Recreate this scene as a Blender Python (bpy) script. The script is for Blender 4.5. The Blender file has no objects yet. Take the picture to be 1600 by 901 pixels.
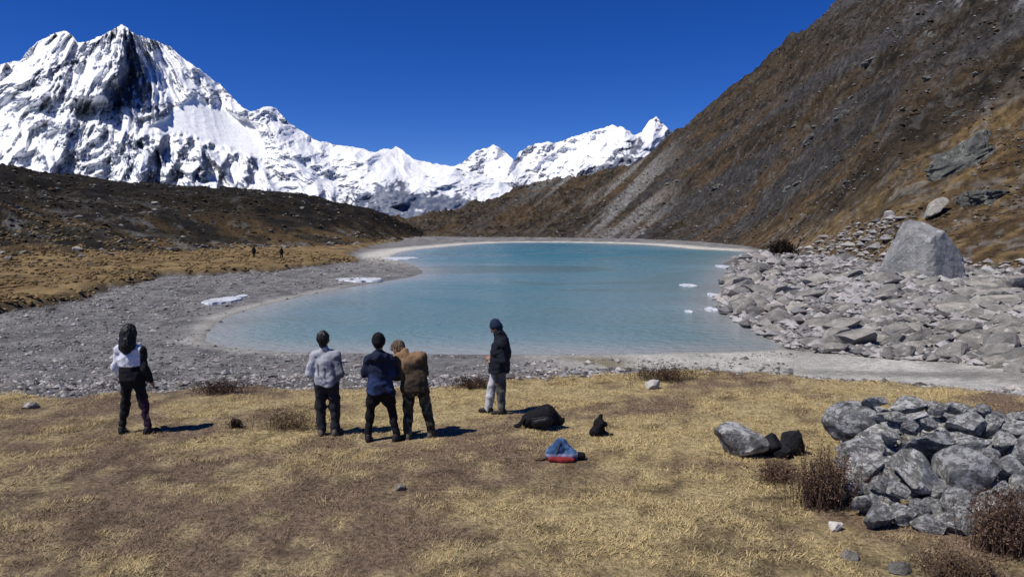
import bpy, math
import numpy as np
from mathutils import Vector, Matrix, Quaternion

# ------------------------------------------------------------------ camera, sky, sun, exposure
scene = bpy.context.scene
COL = scene.collection
F_PX, CX, CY, HORIZON = 1164.0, 800.0, 450.5, 355.0
CAM_H = 3.1
PITCH = math.atan((CY - HORIZON) / F_PX)
cam_data = bpy.data.cameras.new('camera')
cam = bpy.data.objects.new('camera', cam_data)
COL.objects.link(cam)
cam.location = (0, 0, CAM_H)
cam.rotation_euler = (math.pi / 2 - PITCH, 0, 0)
cam_data.sensor_width = 36.0
cam_data.lens = 36.0 * F_PX / 1600.0
cam_data.clip_start = 0.1
cam_data.clip_end = 30000
scene.camera = cam

SUN_EL = math.radians(57)
LIGHT_DIR = Vector((0.90 * math.cos(SUN_EL), 0.44 * math.cos(SUN_EL), -math.sin(SUN_EL))).normalized()
world = bpy.data.worlds.new('World')
scene.world = world
world.use_nodes = True
wn = world.node_tree.nodes
wl = world.node_tree.links
for n in list(wn):
    wn.remove(n)
sky = wn.new('ShaderNodeTexSky')
sky.sky_type = 'NISHITA'
sky.sun_disc = False
sky.sun_elevation = SUN_EL
sky.sun_rotation = math.atan2(-LIGHT_DIR.x, -LIGHT_DIR.y)
sky.altitude = 4500
sky.air_density = 1.0
sky.dust_density = 0.0
sky.ozone_density = 6.0
bg = wn.new('ShaderNodeBackground')
bg.inputs['Strength'].default_value = 0.10
wo = wn.new('ShaderNodeOutputWorld')
hs_ = wn.new('ShaderNodeHueSaturation')
hs_.inputs['Hue'].default_value = 0.52
hs_.inputs['Saturation'].default_value = 1.27
hs_.inputs['Value'].default_value = 1.04
wl.new(sky.outputs[0], hs_.inputs['Color'])
wl.new(hs_.outputs[0], bg.inputs[0])
wl.new(bg.outputs[0], wo.inputs[0])
sun_data = bpy.data.lights.new('sun', 'SUN')
sun_data.energy = 4.6
sun_data.angle = math.radians(0.53)
sun_data.color = (1.0, 0.95, 0.87)
sun = bpy.data.objects.new('sun', sun_data)
COL.objects.link(sun)
sun.rotation_euler = LIGHT_DIR.to_track_quat('-Z', 'Y').to_euler()
sun.location = (-40, -20, 60)
scene.view_settings.view_transform = 'Standard'
scene.view_settings.look = 'None'
scene.view_settings.exposure = 0.0
scene.view_settings.gamma = 1.0
scene.view_settings.use_curve_mapping = False
scene.render.engine = 'CYCLES'
scene.cycles.max_bounces = 5
scene.cycles.diffuse_bounces = 3
scene.cycles.glossy_bounces = 2
scene.cycles.transmission_bounces = 2
scene.cycles.use_denoising = True

# ------------------------------------------------------------------ numeric helpers
def sm(a, b, v):
    t = np.clip((v - a) / (b - a), 0, 1)
    return t * t * (3 - 2 * t)

def _h(ix, iy, iz, seed):
    n = (ix.astype(np.int64) * 374761393 + iy.astype(np.int64) * 668265263 + iz.astype(np.int64) * 2147483647 + seed * 1274126177) & 0xFFFFFFFF
    n = ((n ^ (n >> 13)) * 1274126177) & 0xFFFFFFFF
    n = (n ^ (n >> 16)) & 0xFFFFFFFF
    n = (n * 2246822519) & 0xFFFFFFFF
    n = n ^ (n >> 15)
    return (n & 0xFFFFFF) / float(0xFFFFFF)

def vn2(x, y, seed=0):
    xi = np.floor(x); yi = np.floor(y)
    fx = x - xi; fy = y - yi
    fx = fx * fx * fx * (fx * (fx * 6 - 15) + 10); fy = fy * fy * fy * (fy * (fy * 6 - 15) + 10)
    z = np.zeros_like(xi)
    a = _h(xi, yi, z, seed); b = _h(xi + 1, yi, z, seed); c = _h(xi, yi + 1, z, seed); d = _h(xi + 1, yi + 1, z, seed)
    return (a + (b - a) * fx) * (1 - fy) + (c + (d - c) * fx) * fy

def vn3(x, y, z, seed=0):
    xi = np.floor(x); yi = np.floor(y); zi = np.floor(z)
    fx = x - xi; fy = y - yi; fz = z - zi
    fx = fx * fx * (3 - 2 * fx); fy = fy * fy * (3 - 2 * fy); fz = fz * fz * (3 - 2 * fz)
    out = 0
    for dx in (0, 1):
        for dy in (0, 1):
            for dz in (0, 1):
                w = (fx if dx else 1 - fx) * (fy if dy else 1 - fy) * (fz if dz else 1 - fz)
                out = out + w * _h(xi + dx, yi + dy, zi + dz, seed)
    return out

def fbm(x, y, octs=5, seed=0, gain=0.5):
    a = 1.0; s = 0.0; tot = 0.0
    for i in range(octs):
        c, sn = math.cos(0.6 * i), math.sin(0.6 * i)
        s = s + a * vn2((x * c - y * sn) * 2 ** i + 17.3 * i, (x * sn + y * c) * 2 ** i - 9.1 * i, seed + i)
        tot += a; a *= gain
    return s / tot

def ridged(x, y, octs=5, seed=0, gain=0.5):
    a = 1.0; s = 0.0; tot = 0.0
    for i in range(octs):
        c, sn = math.cos(0.6 * i), math.sin(0.6 * i)
        v = vn2((x * c - y * sn) * 2 ** i + 7.7 * i, (x * sn + y * c) * 2 ** i + 3.1 * i, seed + i)
        s = s + a * (1 - np.abs(2 * v - 1)); tot += a; a *= gain
    return s / tot

def mixc(a, b, t):
    return np.asarray(a) * (1 - t[..., None]) + np.asarray(b) * t[..., None]

CA, SA = math.cos(PITCH), math.sin(PITCH)
def ray(px, py):
    px = np.asarray(px, float); py = np.asarray(py, float)
    rx = (px - CX) / F_PX; ry = -(py - CY) / F_PX
    return np.stack([rx, CA + ry * SA, -SA + ry * CA], -1)

def on_plane(px, py, z):
    """the point at height z seen at that spot of the photograph"""
    r = ray(px, py)
    t = (z - CAM_H) / r[..., 2]
    return np.stack([r[..., 0] * t, r[..., 1] * t, np.full_like(t, z)], -1)

def at_depth(px, py, d):
    r = ray(px, py)
    t = np.asarray(d) / r[..., 1]
    return np.array([0, 0, CAM_H]) + r * t[..., None]

def chaikin(p, n=2, closed=True):
    p = np.asarray(p, float)
    for _ in range(n):
        q = np.roll(p, -1, 0) if closed else p[1:]
        b = p if closed else p[:-1]
        p = np.stack([b * .75 + q * .25, b * .25 + q * .75], 1).reshape(-1, 2)
    return p

def poly_sd(x, y, poly):
    """distance to a polygon, positive outside"""
    sh = x.shape
    x = x.ravel(); y = y.ravel()
    d2 = np.full(x.shape, 1e18); ins = np.zeros(x.shape, bool)
    A = poly; B = np.roll(poly, -1, 0)
    for (ax, ay), (bx, by) in zip(A, B):
        ex, ey = bx - ax, by - ay
        t = np.clip(((x - ax) * ex + (y - ay) * ey) / (ex * ex + ey * ey + 1e-12), 0, 1)
        d2 = np.minimum(d2, (x - ax - t * ex) ** 2 + (y - ay - t * ey) ** 2)
        c = (ay > y) != (by > y)
        ins ^= c & (x < ex * (y - ay) / (ey if abs(ey) > 1e-12 else 1e-12) + ax)
    d = np.sqrt(d2)
    return np.where(ins, -d, d).reshape(sh)

rng = np.random.default_rng(7)

# ------------------------------------------------------------------ mesh helpers
def mesh_from(name, V, Fc, col=None, smooth=True):
    V = np.ascontiguousarray(V, np.float32); Fc = np.ascontiguousarray(Fc, np.int32)
    m = bpy.data.meshes.new(name)
    k = Fc.shape[1]
    m.vertices.add(len(V)); m.vertices.foreach_set('co', V.ravel())
    m.loops.add(Fc.size); m.loops.foreach_set('vertex_index', Fc.ravel())
    m.polygons.add(len(Fc)); m.polygons.foreach_set('loop_start', np.arange(0, Fc.size, k, dtype=np.int32))
    m.polygons.foreach_set('loop_total', np.full(len(Fc), k, np.int32))
    m.polygons.foreach_set('use_smooth', np.full(len(Fc), smooth, bool))
    if col is not None:
        a = m.color_attributes.new('tint', 'FLOAT_COLOR', 'POINT')
        c = np.ones((len(V), 4), np.float32); c[:, :3] = col
        a.data.foreach_set('color', c.ravel())
    m.update(calc_edges=True)
    m.validate()
    return m

def put(name, mesh, mat, parent=None, loc=None, label=None, cat=None, group=None, kind=None):
    if mat is not None and len(mesh.materials) == 0:
        mesh.materials.append(mat)
    o = bpy.data.objects.new(name, mesh)
    COL.objects.link(o)
    if loc is not None: o.location = loc
    if parent is not None: o.parent = parent
    tag(o, label, cat, group, kind)
    return o

def tag(o, label=None, cat=None, group=None, kind=None):
    if label: o['label'] = label
    if cat: o['category'] = cat
    if group: o['group'] = group
    if kind: o['kind'] = kind

def empty(name, loc, label, cat, group=None, rz=0):
    o = bpy.data.objects.new(name, None)
    COL.objects.link(o)
    o.location = loc; o.rotation_euler = (0, 0, rz)
    o.empty_display_size = 0.3
    tag(o, label, cat, group)
    return o

def grid_faces(nr, nc):
    i = np.arange(nr * nc).reshape(nr, nc)
    return np.stack([i[:-1, :-1], i[:-1, 1:], i[1:, 1:], i[1:, :-1]], -1).reshape(-1, 4)

# ------------------------------------------------------------------ materials
def nodes_of(name, rough=0.9, spec=0.25):
    m = bpy.data.materials.new(name); m.use_nodes = True
    nt = m.node_tree
    b = nt.nodes['Principled BSDF']
    b.inputs['Roughness'].default_value = rough
    b.inputs['Specular IOR Level'].default_value = spec
    return m, nt, b

def noise_node(nt, scale, detail=4, rough=0.6, coord=None, dist=0.0):
    n = nt.nodes.new('ShaderNodeTexNoise')
    n.inputs['Scale'].default_value = scale; n.inputs['Detail'].default_value = detail
    n.inputs['Roughness'].default_value = rough; n.inputs['Distortion'].default_value = dist
    if coord is not None: nt.links.new(coord, n.inputs['Vector'])
    return n

def ramp_node(nt, src, stops):
    r = nt.nodes.new('ShaderNodeValToRGB')
    e = r.color_ramp.elements
    while len(e) < len(stops): e.new(0.5)
    for k, (p, c) in enumerate(stops):
        e[k].position = p; e[k].color = (*c, 1) if len(c) == 3 else c
    nt.links.new(src, r.inputs['Fac'])
    return r

def mul_node(nt, a, b, mode='MULTIPLY', fac=1.0):
    n = nt.nodes.new('ShaderNodeMix'); n.data_type = 'RGBA'; n.blend_type = mode
    n.inputs['Factor'].default_value = fac
    nt.links.new(a, n.inputs['A']); nt.links.new(b, n.inputs['B'])
    return n.outputs['Result']

def bump_node(nt, b, h, strength, dist):
    n = nt.nodes.new('ShaderNodeBump')
    n.inputs['Strength'].default_value = strength; n.inputs['Distance'].default_value = dist
    nt.links.new(h, n.inputs['Height']); nt.links.new(n.outputs['Normal'], b.inputs['Normal'])

def tinted(name, scale, lo, hi, bump=0.5, bdist=0.05, rough=0.92, spec=0.15, scale2=None, coord='Object'):
    """colour from the mesh's own 'tint', broken up by noise"""
    m, nt, b = nodes_of(name, rough, spec)
    at = nt.nodes.new('ShaderNodeAttribute'); at.attribute_name = 'tint'
    tc = nt.nodes.new('ShaderNodeTexCoord')
    n1 = noise_node(nt, scale, 6, 0.7, tc.outputs[coord])
    r = ramp_node(nt, n1.outputs['Fac'], [(0.3, (lo,) * 3), (0.7, (hi,) * 3)])
    c = mul_node(nt, at.outputs['Color'], r.outputs['Color'])
    if scale2:
        n2 = noise_node(nt, scale2, 4, 0.6, tc.outputs[coord])
        r2 = ramp_node(nt, n2.outputs['Fac'], [(0.35, (0.75,) * 3), (0.65, (1.2,) * 3)])
        c = mul_node(nt, c, r2.outputs['Color'])
    nt.links.new(c, b.inputs['Base Color'])
    if bump: bump_node(nt, b, n1.outputs['Fac'], bump, bdist)
    return m

def rock_mat(name, dark, mid, pale, scale=2.2, lichen=0.5, bump=0.6, bdist=0.05, per=True):
    m, nt, b = nodes_of(name, 0.88, 0.2)
    tc = nt.nodes.new('ShaderNodeTexCoord')
    oi = nt.nodes.new('ShaderNodeObjectInfo')
    add = nt.nodes.new('ShaderNodeVectorMath'); add.operation = 'ADD'
    mulv = nt.nodes.new('ShaderNodeVectorMath'); mulv.operation = 'SCALE'
    cmb = nt.nodes.new('ShaderNodeCombineXYZ')
    for k in range(3): nt.links.new(oi.outputs['Random'], cmb.inputs[k])
    nt.links.new(cmb.outputs[0], mulv.inputs[0]); mulv.inputs['Scale'].default_value = 37.0
    nt.links.new(tc.outputs['Object'], add.inputs[0]); nt.links.new(mulv.outputs[0], add.inputs[1])
    n1 = noise_node(nt, scale, 9, 0.78, add.outputs[0], 0.15)
    r = ramp_node(nt, n1.outputs['Fac'], [(0.28, dark), (0.48, mid), (0.70, pale)])
    n2 = noise_node(nt, scale * 1.5, 9, 0.75, add.outputs[0], 0.2)
    f = ramp_node(nt, n2.outputs['Fac'], [(0.60 - 0.10 * lichen, (0, 0, 0)), (0.66 - 0.10 * lichen, (1, 1, 1))])
    mx = nt.nodes.new('ShaderNodeMix'); mx.data_type = 'RGBA'
    nt.links.new(f.outputs['Color'], mx.inputs['Factor'])
    nt.links.new(r.outputs['Color'], mx.inputs['A']); mx.inputs['B'].default_value = (*[min(0.8, c * 1.35) for c in pale], 1)
    rr = ramp_node(nt, oi.outputs['Random'], [(0.0, (0.68, 0.68, 0.69)), (0.5, (0.96, 0.95, 0.93)), (1.0, (1.22, 1.20, 1.14))])
    c = mul_node(nt, mx.outputs['Result'], rr.outputs['Color'])
    nt.links.new(c, b.inputs['Base Color'])
    bump_node(nt, b, n1.outputs['Fac'], bump, bdist)
    return m

def cloth(name, col, scale=60, var=0.25, rough=0.85):
    m, nt, b = nodes_of(name, rough, 0.2)
    tc = nt.nodes.new('ShaderNodeTexCoord')
    n1 = noise_node(nt, scale, 3, 0.6, tc.outputs['Object'])
    r = ramp_node(nt, n1.outputs['Fac'], [(0.3, tuple(c * (1 - var) for c in col)), (0.7, tuple(min(1, c * (1 + var)) for c in col))])
    nt.links.new(r.outputs['Color'], b.inputs['Base Color'])
    bump_node(nt, b, n1.outputs['Fac'], 0.15, 0.01)
    return m

M_GROUND = tinted('turf_and_shingle', 16.0, 0.35, 1.65, 1.0, 0.09, scale2=3.5)
M_GRASS, _nt, _b = nodes_of('dry_grass', 0.8, 0.15)
_a = _nt.nodes.new('ShaderNodeAttribute'); _a.attribute_name = 'tint'
_nt.links.new(_a.outputs['Color'], _b.inputs['Base Color'])
M_HILL = tinted('heath_and_rock', 1.3, 0.35, 1.65, 1.0, 0.5, scale2=0.25)
M_SLOPE = tinted('mountainside', 0.55, 0.25, 1.8, 1.0, 1.6, scale2=0.2)
M_SNOW = tinted('snow_and_rock', 0.035, 0.86, 1.08, 0.8, 9.0, rough=0.8, spec=0.1)
M_PEBBLE = tinted('pebble', 6.0, 0.75, 1.25, 0.4, 0.02)
M_SCRUB = tinted('scrub', 3.0, 0.6, 1.4, 0.0)
M_STONE = rock_mat('lichened_granite', (0.03, 0.031, 0.033), (0.25, 0.255, 0.255), (0.62, 0.62, 0.595), 3.2, 1.1, 1.0, 0.16)
M_BOULDER = rock_mat('grey_boulder', (0.10, 0.105, 0.115), (0.30, 0.305, 0.31), (0.47, 0.465, 0.455), 0.7, 0.3, 1.0, 0.6)
M_SHORE = rock_mat('pale_shore_rock', (0.07, 0.069, 0.065), (0.23, 0.222, 0.205), (0.42, 0.40, 0.365), 1.8, 0.2, 1.0, 0.16)
M_CLIFF = rock_mat('outcrop_rock', (0.018, 0.020, 0.020), (0.095, 0.10, 0.095), (0.27, 0.27, 0.25), 0.55, 0.25, 1.0, 1.0)
M_WHITE_STONE = rock_mat('white_stone', (0.34, 0.32, 0.29), (0.5, 0.48, 0.44), (0.62, 0.60, 0.56), 6, 0.1, 0.4, 0.02)
M_ICE, _nt, _b = nodes_of('ice', 0.45, 0.4)
_tc = _nt.nodes.new('ShaderNodeTexCoord')
_n = noise_node(_nt, 1.4, 6, 0.7, _tc.outputs['Object'])
_r = ramp_node(_nt, _n.outputs['Fac'], [(0.36, (0.30, 0.32, 0.33)), (0.5, (0.60, 0.63, 0.66)), (0.68, (0.72, 0.74, 0.77))])
_nt.links.new(_r.outputs['Color'], _b.inputs['Base Color'])
bump_node(_nt, _b, _n.outputs['Fac'], 0.6, 0.05)
M_WATER, _nt, _b = nodes_of('glacial_water', 0.22, 0.5)
_b.inputs['IOR'].default_value = 1.33
_tc = _nt.nodes.new('ShaderNodeTexCoord')
_mp = _nt.nodes.new('ShaderNodeMapping'); _mp.inputs['Scale'].default_value = (0.6, 1.0, 1.0)
_nt.links.new(_tc.outputs['Object'], _mp.inputs['Vector'])
_n = noise_node(_nt, 2.2, 4, 0.6, _mp.outputs[0])
bump_node(_nt, _b, _n.outputs['Fac'], 1.0, 0.32)
_n3 = noise_node(_nt, 0.05, 3, 0.6, _mp.outputs[0], 0.6)
_r3 = ramp_node(_nt, _n3.outputs['Fac'], [(0.38, (0.10,) * 3), (0.62, (0.36,) * 3)])
_nt.links.new(_r3.outputs['Color'], _b.inputs['Roughness'])
_at = _nt.nodes.new('ShaderNodeAttribute'); _at.attribute_name = 'tint'
_nt.links.new(_at.outputs['Color'], _b.inputs['Base Color'])
M_SKIN = cloth('skin', (0.33, 0.19, 0.12), 40, 0.1, 0.55)
M_HAIR = cloth('black_hair', (0.012, 0.011, 0.012), 90, 0.4, 0.5)
M_TWIG = cloth('twig', (0.09, 0.055, 0.04), 20, 0.4)
M_TINTCLOTH = tinted('patterned_cloth', 45, 0.8, 1.2, 0.2, 0.01, 0.85, 0.2)

# ------------------------------------------------------------------ layout of the land
LAKE_Z = -3.0
lake_px = [(318, 522), (330, 541), (420, 548), (550, 551), (700, 552), (850, 553), (1000, 552), (1100, 550), (1228, 547),
           (1205, 532), (1160, 510), (1128, 487), (1122, 470), (1132, 445), (1138, 420), (1146, 404), (1185, 394.5),
           (1130, 391), (1080, 389), (1050, 385.5), (1000, 381.5), (900, 379), (800, 378.8), (740, 381), (700, 385),
           (655, 389), (625, 394), (605, 402), (640, 412), (668, 425), (640, 434), (560, 446), (470, 463), (400, 480), (345, 500)]
LAKE = chaikin(np.array([on_plane(a, b, LAKE_Z)[:2] for a, b in lake_px]), 2)

edge_px = [(-700, 640), (-200, 622), (0, 617), (120, 617), (240, 613), (330, 604), (420, 604), (480, 610), (560, 606), (680, 600), (760, 592), (850, 586),
           (1000, 581), (1150, 582), (1300, 588), (1450, 601), (1600, 616), (1900, 640), (2400, 660)]
EDGE = np.array([on_plane(a, b, 0.0)[:2] for a, b in edge_px])

mead_px = [(-500, 540), (-150, 505), (0, 487), (60, 478), (120, 466), (190, 446), (260, 432), (330, 430), (400, 426), (470, 419), (520, 412), (562, 406),
           (548, 396), (560, 388), (600, 382), (640, 372)]
MEAD = [on_plane(a, b, -2.25)[:2] for a, b in mead_px]
MEAD = np.array(list(MEAD) + [(-120, 900), (-900, 900), (-900, 10)])

def lake_sd(x, y):
    s = poly_sd(x, y, LAKE)
    return s + (fbm(x / 3.0, y / 3.0, 3, 5) - 0.5) * 1.2 * np.clip(np.abs(s) / 4 + 0.3, 0, 1)

def edge_y(x):
    return np.interp(x, EDGE[:, 0], EDGE[:, 1])

def ground_fields(x, y):
    s = lake_sd(x, y)
    e = y - edge_y(x) + (fbm(x / 1.1, y / 1.1, 3, 11) - 0.5) * 1.3
    md = -poly_sd(x, y, MEAD) + (fbm(x / 3.0, y / 3.0, 3, 21) - 0.5) * 3.0
    return s, e, md

def ground_z(x, y, fields=None):
    x = np.asarray(x, float); y = np.asarray(y, float)
    s, e, md = fields if fields is not None else ground_fields(x, y)
    zo = LAKE_Z + 0.05 * np.clip(s, 0, 14) + 0.02 * np.clip(s - 14, 0, 40)
    zi = LAKE_Z - 0.14 * np.clip(-s, 0, 25)
    zl = np.where(s > 0, zo, zi)
    zl = zl + (fbm(x / 4.0, y / 4.0, 3, 31) - 0.5) * 0.25 * np.clip(s / 3, 0, 1)
    zl = zl + 0.55 * sm(0, 1.1, md) * (y > 12) + 0.012 * np.clip(md, 0, 80) * (y > 12)
    zl = zl + sm(0, 2, md) * (fbm(x / 2.2, y / 2.2, 3, 41) - 0.5) * 0.7
    zp = (fbm(x / 5.0, y / 5.0, 3, 51) - 0.5) * 0.14 + (fbm(x / 0.8, y / 0.8, 2, 55) - 0.5) * 0.05
    t = np.clip(e / 14.0, 0, 1)
    t = np.where(e > 0, 0.12 * sm(0, 1.5, e) + 0.88 * t, 0)
    return zp * (1 - t) + zl * t

def gz(x, y):
    return float(ground_z(np.array([float(x)]), np.array([float(y)]))[0])

def drop_on_ground(px, py, z0=0.0):
    """walk the line of sight until it meets the ground"""
    z = z0
    for _ in range(12):
        p = on_plane(px, py, z)
        z = 0.5 * z + 0.5 * gz(p[0], p[1])
    p = on_plane(px, py, z)
    return np.array([p[0], p[1], gz(p[0], p[1])])

def turf_colour(x, y):
    a = fbm(x / 2.4, y / 1.6, 4, 61); b = fbm(x / 0.7, y / 0.5, 3, 62); c = fbm(x / 0.25, y / 0.2, 2, 63)
    straw = sm(0.44, 0.58, a * 0.65 + b * 0.35 + 0.06 * np.clip((x - 0.5) / 4, -1, 1) + 0.085 * np.clip((y - 8.6) / 3, -1, 0.8))
    col = mixc((0.225, 0.160, 0.105), (0.460, 0.360, 0.180), straw)
    dark = sm(0.53, 0.70, b * 0.45 + c * 0.55 + 0.04 * np.clip((8.3 - y) / 2, -1, 1))
    col = mixc(col, (0.095, 0.065, 0.045), dark * 0.7)
    pale = sm(0.56, 0.70, fbm(x / 0.3, y / 0.22, 3, 64))
    col = mixc(col, (0.52, 0.42, 0.22), pale * 0.55)
    return col

# ground sheet
nr, nc = 560, 330
dd = np.geomspace(2.0, 2600.0, nr) - 14.0
uu = np.linspace(-0.95, 0.95, nc)
D, U = np.meshgrid(dd, uu, indexing='ij')
GX = U * (D + 14.0); GY = D
flds = ground_fields(GX, GY)
S, E, MD = flds
GZ = ground_z(GX, GY, flds)
far = sm(420, 900, GY)
GZ = GZ * (1 - far) + (-3.2) * far
n1 = fbm(GX / 1.5, GY / 1.5, 4, 71); n2 = fbm(GX / 9, GY / 9, 3, 72); n3 = fbm(GX / 0.35, GY / 0.35, 3, 73)
shingle = mixc((0.115, 0.113, 0.112), (0.26, 0.255, 0.245), sm(0.3, 0.7, n3 * 0.6 + n1 * 0.4))
silt = mixc((0.46, 0.445, 0.40), (0.60, 0.58, 0.52), sm(0.3, 0.7, n1))
pxs = 800 + F_PX * GX / np.maximum(GY, 1.0)
right_sand = sm(700, 1000, pxs) * sm(8, 5, S) * sm(120, 60, GY) + sm(100, 160, GY) * sm(9, 4, S) * (pxs > 560) + sm(640, 430, pxs) * sm(1.8, 0.4, S) * sm(30, 36, GY) * 0.7
right_sand = right_sand + sm(1120, 1240, pxs) * sm(1.2, 3.0, E) * sm(40, 33, GY + 0.25 * (GX - 12)) * (0.65 + 0.35 * n1)
gcol = mixc(shingle, silt, np.clip(right_sand, 0, 1))
olive = sm(0.36, 0.5, n2 + 0.1 * n1) * sm(560, 640, pxs) * sm(1010, 960, pxs) * sm(0.8, 2.2, S) * sm(10, 6, S) * (GY < 60)
gcol = mixc(gcol, (0.20, 0.175, 0.10), olive * 0.85)
chan = sm(1.2, 0.3, np.abs(GY - (30.0 + 0.9 * (GX - 11)*-0.35))) * sm(1210, 1280, pxs) * (GY < 60)
gcol = mixc(gcol, (0.15, 0.145, 0.13), chan * 0.55)
fieldm = sm(1200, 1260, pxs + 0.6 * np.clip(GY - 60, 0, 100)) * sm(34, 38, GY + 0.25 * (GX - 12)) * (S > 0)
gcol = mixc(gcol, (0.10, 0.10, 0.097), fieldm * 0.85)
wet = sm(0.9, 0.0, S) * (S > -3)
gcol = mixc(gcol, (0.15, 0.145, 0.13), wet * 0.6)
mcol = mixc((0.165, 0.108, 0.048), (0.27, 0.195, 0.09), sm(0.35, 0.65, n1))
mcol = mixc(mcol, (0.075, 0.055, 0.032), sm(0.55, 0.72, fbm(GX / 4, GY / 4, 4, 77)) * 0.8)
gcol = mixc(gcol, mcol, sm(-0.2, 0.6, MD) * (GY > 12))
gcol = mixc(gcol, (0.06, 0.045, 0.03), sm(-0.6, 0.0, MD) * sm(1.0, 0.3, MD) * (GY > 12) * (GY < 110) * 0.9)
gcol = mixc(gcol, turf_colour(GX, GY), sm(0.35, -0.15, E))
V = np.stack([GX, GY, GZ], -1).reshape(-1, 3)
put('ground', mesh_from('ground', V, grid_faces(nr, nc), gcol.reshape(-1, 3)), M_GROUND, kind='structure',
    label='dry grassy flat and grey shingle shores around the lake', cat='ground')

# lake sheet, a little wider than the water so that the shore cuts it
lo, hi = LAKE.min(0) - 4, LAKE.max(0) + 4
ny_, nx_ = 200, 90
wy = np.geomspace(lo[1], hi[1], ny_)
WY, WU = np.meshgrid(wy, np.linspace(0, 1, nx_), indexing='ij')
WX = lo[0] + (hi[0] - lo[0]) * WU
ws = -lake_sd(WX, WY)
wcol = mixc((0.18, 0.26, 0.27), (0.045, 0.160, 0.178), sm(0, 34, ws) * 0.6 + 0.4 * sm(0, 12, ws))
wcol = mixc(wcol, (0.28, 0.30, 0.29), sm(4.5, 0.0, ws))
put('lake', mesh_from('lake', np.stack([WX, WY, np.full_like(WX, LAKE_Z)], -1).reshape(-1, 3), grid_faces(ny_, nx_), wcol.reshape(-1, 3)),
    M_WATER, kind='structure', label='turquoise glacial lake filling the valley floor', cat='lake')

# ------------------------------------------------------------------ slopes built on foot line and crest line
def col_of(x, y):
    return 800 + F_PX * x / np.maximum(y, 1.0)

HILL_PX = [-900, -400, 0, 100, 200, 300, 400, 480, 530, 580, 620, 648, 690]
HILL_PY = [170, 225, 258, 272, 285, 291, 297, 305, 317, 325, 343, 356, 364]
HILL_FD = [50, 60, 72, 90, 108, 125, 150, 170, 190, 215, 260, 330, 380]
HILL_CD = [170, 190, 210, 225, 240, 260, 285, 310, 330, 350, 400, 430, 470]
def hill_z(x, y):
    p = col_of(x, y)
    fd = np.interp(p, HILL_PX, HILL_FD); cd = np.interp(p, HILL_PX, HILL_CD)
    zc = CAM_H + (HORIZON - np.interp(p, HILL_PX, HILL_PY)) / F_PX * cd
    t = (y - fd) / (cd - fd)
    g = np.where(t < 0, t * 0.5, np.where(t < 1, 0.55 * t ** 1.3 + 0.45 * sm(0.15, 1.0, t), 1 - (t - 1) * 0.8))
    z = -2.2 + (zc + 2.2) * g
    k = sm(-0.05, 0.2, t) * sm(1.5, 0.9, t)
    z = z + k * ((fbm(x / 22, y / 22, 4, 101) - 0.5) * 7.0 * sm(1.1, 0.7, t) + (fbm(x / 5, y / 5, 4, 102) - 0.5) * 1.8)
    return z

SL_PX = [560, 645, 700, 760, 820, 870, 940, 1000, 1050, 1090, 1140, 1190, 1250, 1310, 1400, 1500, 1600, 1900, 2600, 4000]
SL_PY = [372, 353, 341, 325, 301, 291, 281, 262, 219, 194, 150, 110, 60, 2, -80, -160, -230, -420, -700, -900]
SL_FD = [520, 400, 358, 346, 342, 340, 332, 316, 298, 276, 234, 198, 155, 128, 102, 93, 86, 70, 48, 30]
SL_CD = [1100, 1050, 1020, 980, 950, 930, 900, 860, 830, 800, 760, 720, 680, 640, 600, 560, 520, 420, 260, 150]
def slope_z(x, y):
    p = col_of(x, y)
    fd = np.interp(p, SL_PX, SL_FD); cd = np.interp(p, SL_PX, SL_CD)
    zc = CAM_H + (HORIZON - np.interp(p, SL_PX, SL_PY)) / F_PX * cd
    t = (y - fd) / (cd - fd)
    g = np.where(t < 0, t * 0.6, np.where(t < 1, 0.35 * t + 0.65 * t ** 1.25, 1 - (t - 1) * 1.0))
    z = -2.0 + (zc + 2.0) * g
    k = sm(0.0, 0.14, t) * sm(1.35, 1.0, t)
    # gullies and ribs run down the fall line, ledges across it
    q = (p - 1000) / 100.0
    z = z + k * ((ridged((x + 0.35 * y) / 75, (y - 0.5 * x) / 170, 4, 111) - 0.5) * 32 * sm(0, 0.3, t) * sm(1.15, 0.75, t)
                 + (ridged(x / 24 + y / 60, y / 36 - x / 80, 5, 112) - 0.5) * 8.0
                 + (ridged(x / 34 + 3.3, y / 60, 4, 115) - 0.5) * 16 * sm(0.7, 1.0, t)
                 + (ridged(x / 7, y / 7, 4, 113) - 0.5) * 3.4 + np.abs(fbm((x + 0.3 * y) / 3.2, (y - x) / 5, 3, 114) - 0.5) * 5.0 * sm(80, 200, y))
    return z

def land_z(x, y):
    x = np.asarray(x, float); y = np.asarray(y, float)
    p = col_of(x, y)
    z = ground_z(x, y)
    z = np.where((p < 690) & (y > 40), np.maximum(z, hill_z(x, y)), z)
    z = np.where((p > 560) & (y > 25), np.maximum(z, slope_z(x, y)), z)
    return z

def polar_sheet(px0, px1, ncol, pxt, fdt, cdt, t0, t1, nrow, zf, power=1.6):
    p = np.linspace(px0, px1, ncol)
    t = t0 + (t1 - t0) * np.linspace(0, 1, nrow) ** power
    T, P = np.meshgrid(t, p, indexing='ij')
    fd = np.interp(P, pxt, fdt); cd = np.interp(P, pxt, cdt)
    Y = fd + (cd - fd) * T
    X = (P - 800) / F_PX * Y
    return P, T, X, Y, zf(X, Y)

def slope_of(X, Y, Z):
    du = np.stack([np.gradient(X, axis=1), np.gradient(Y, axis=1), np.gradient(Z, axis=1)], -1)
    dv = np.stack([np.gradient(X, axis=0), np.gradient(Y, axis=0), np.gradient(Z, axis=0)], -1)
    n = np.cross(du, dv); n /= np.linalg.norm(n, axis=-1, keepdims=True) + 1e-9
    return n

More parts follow.
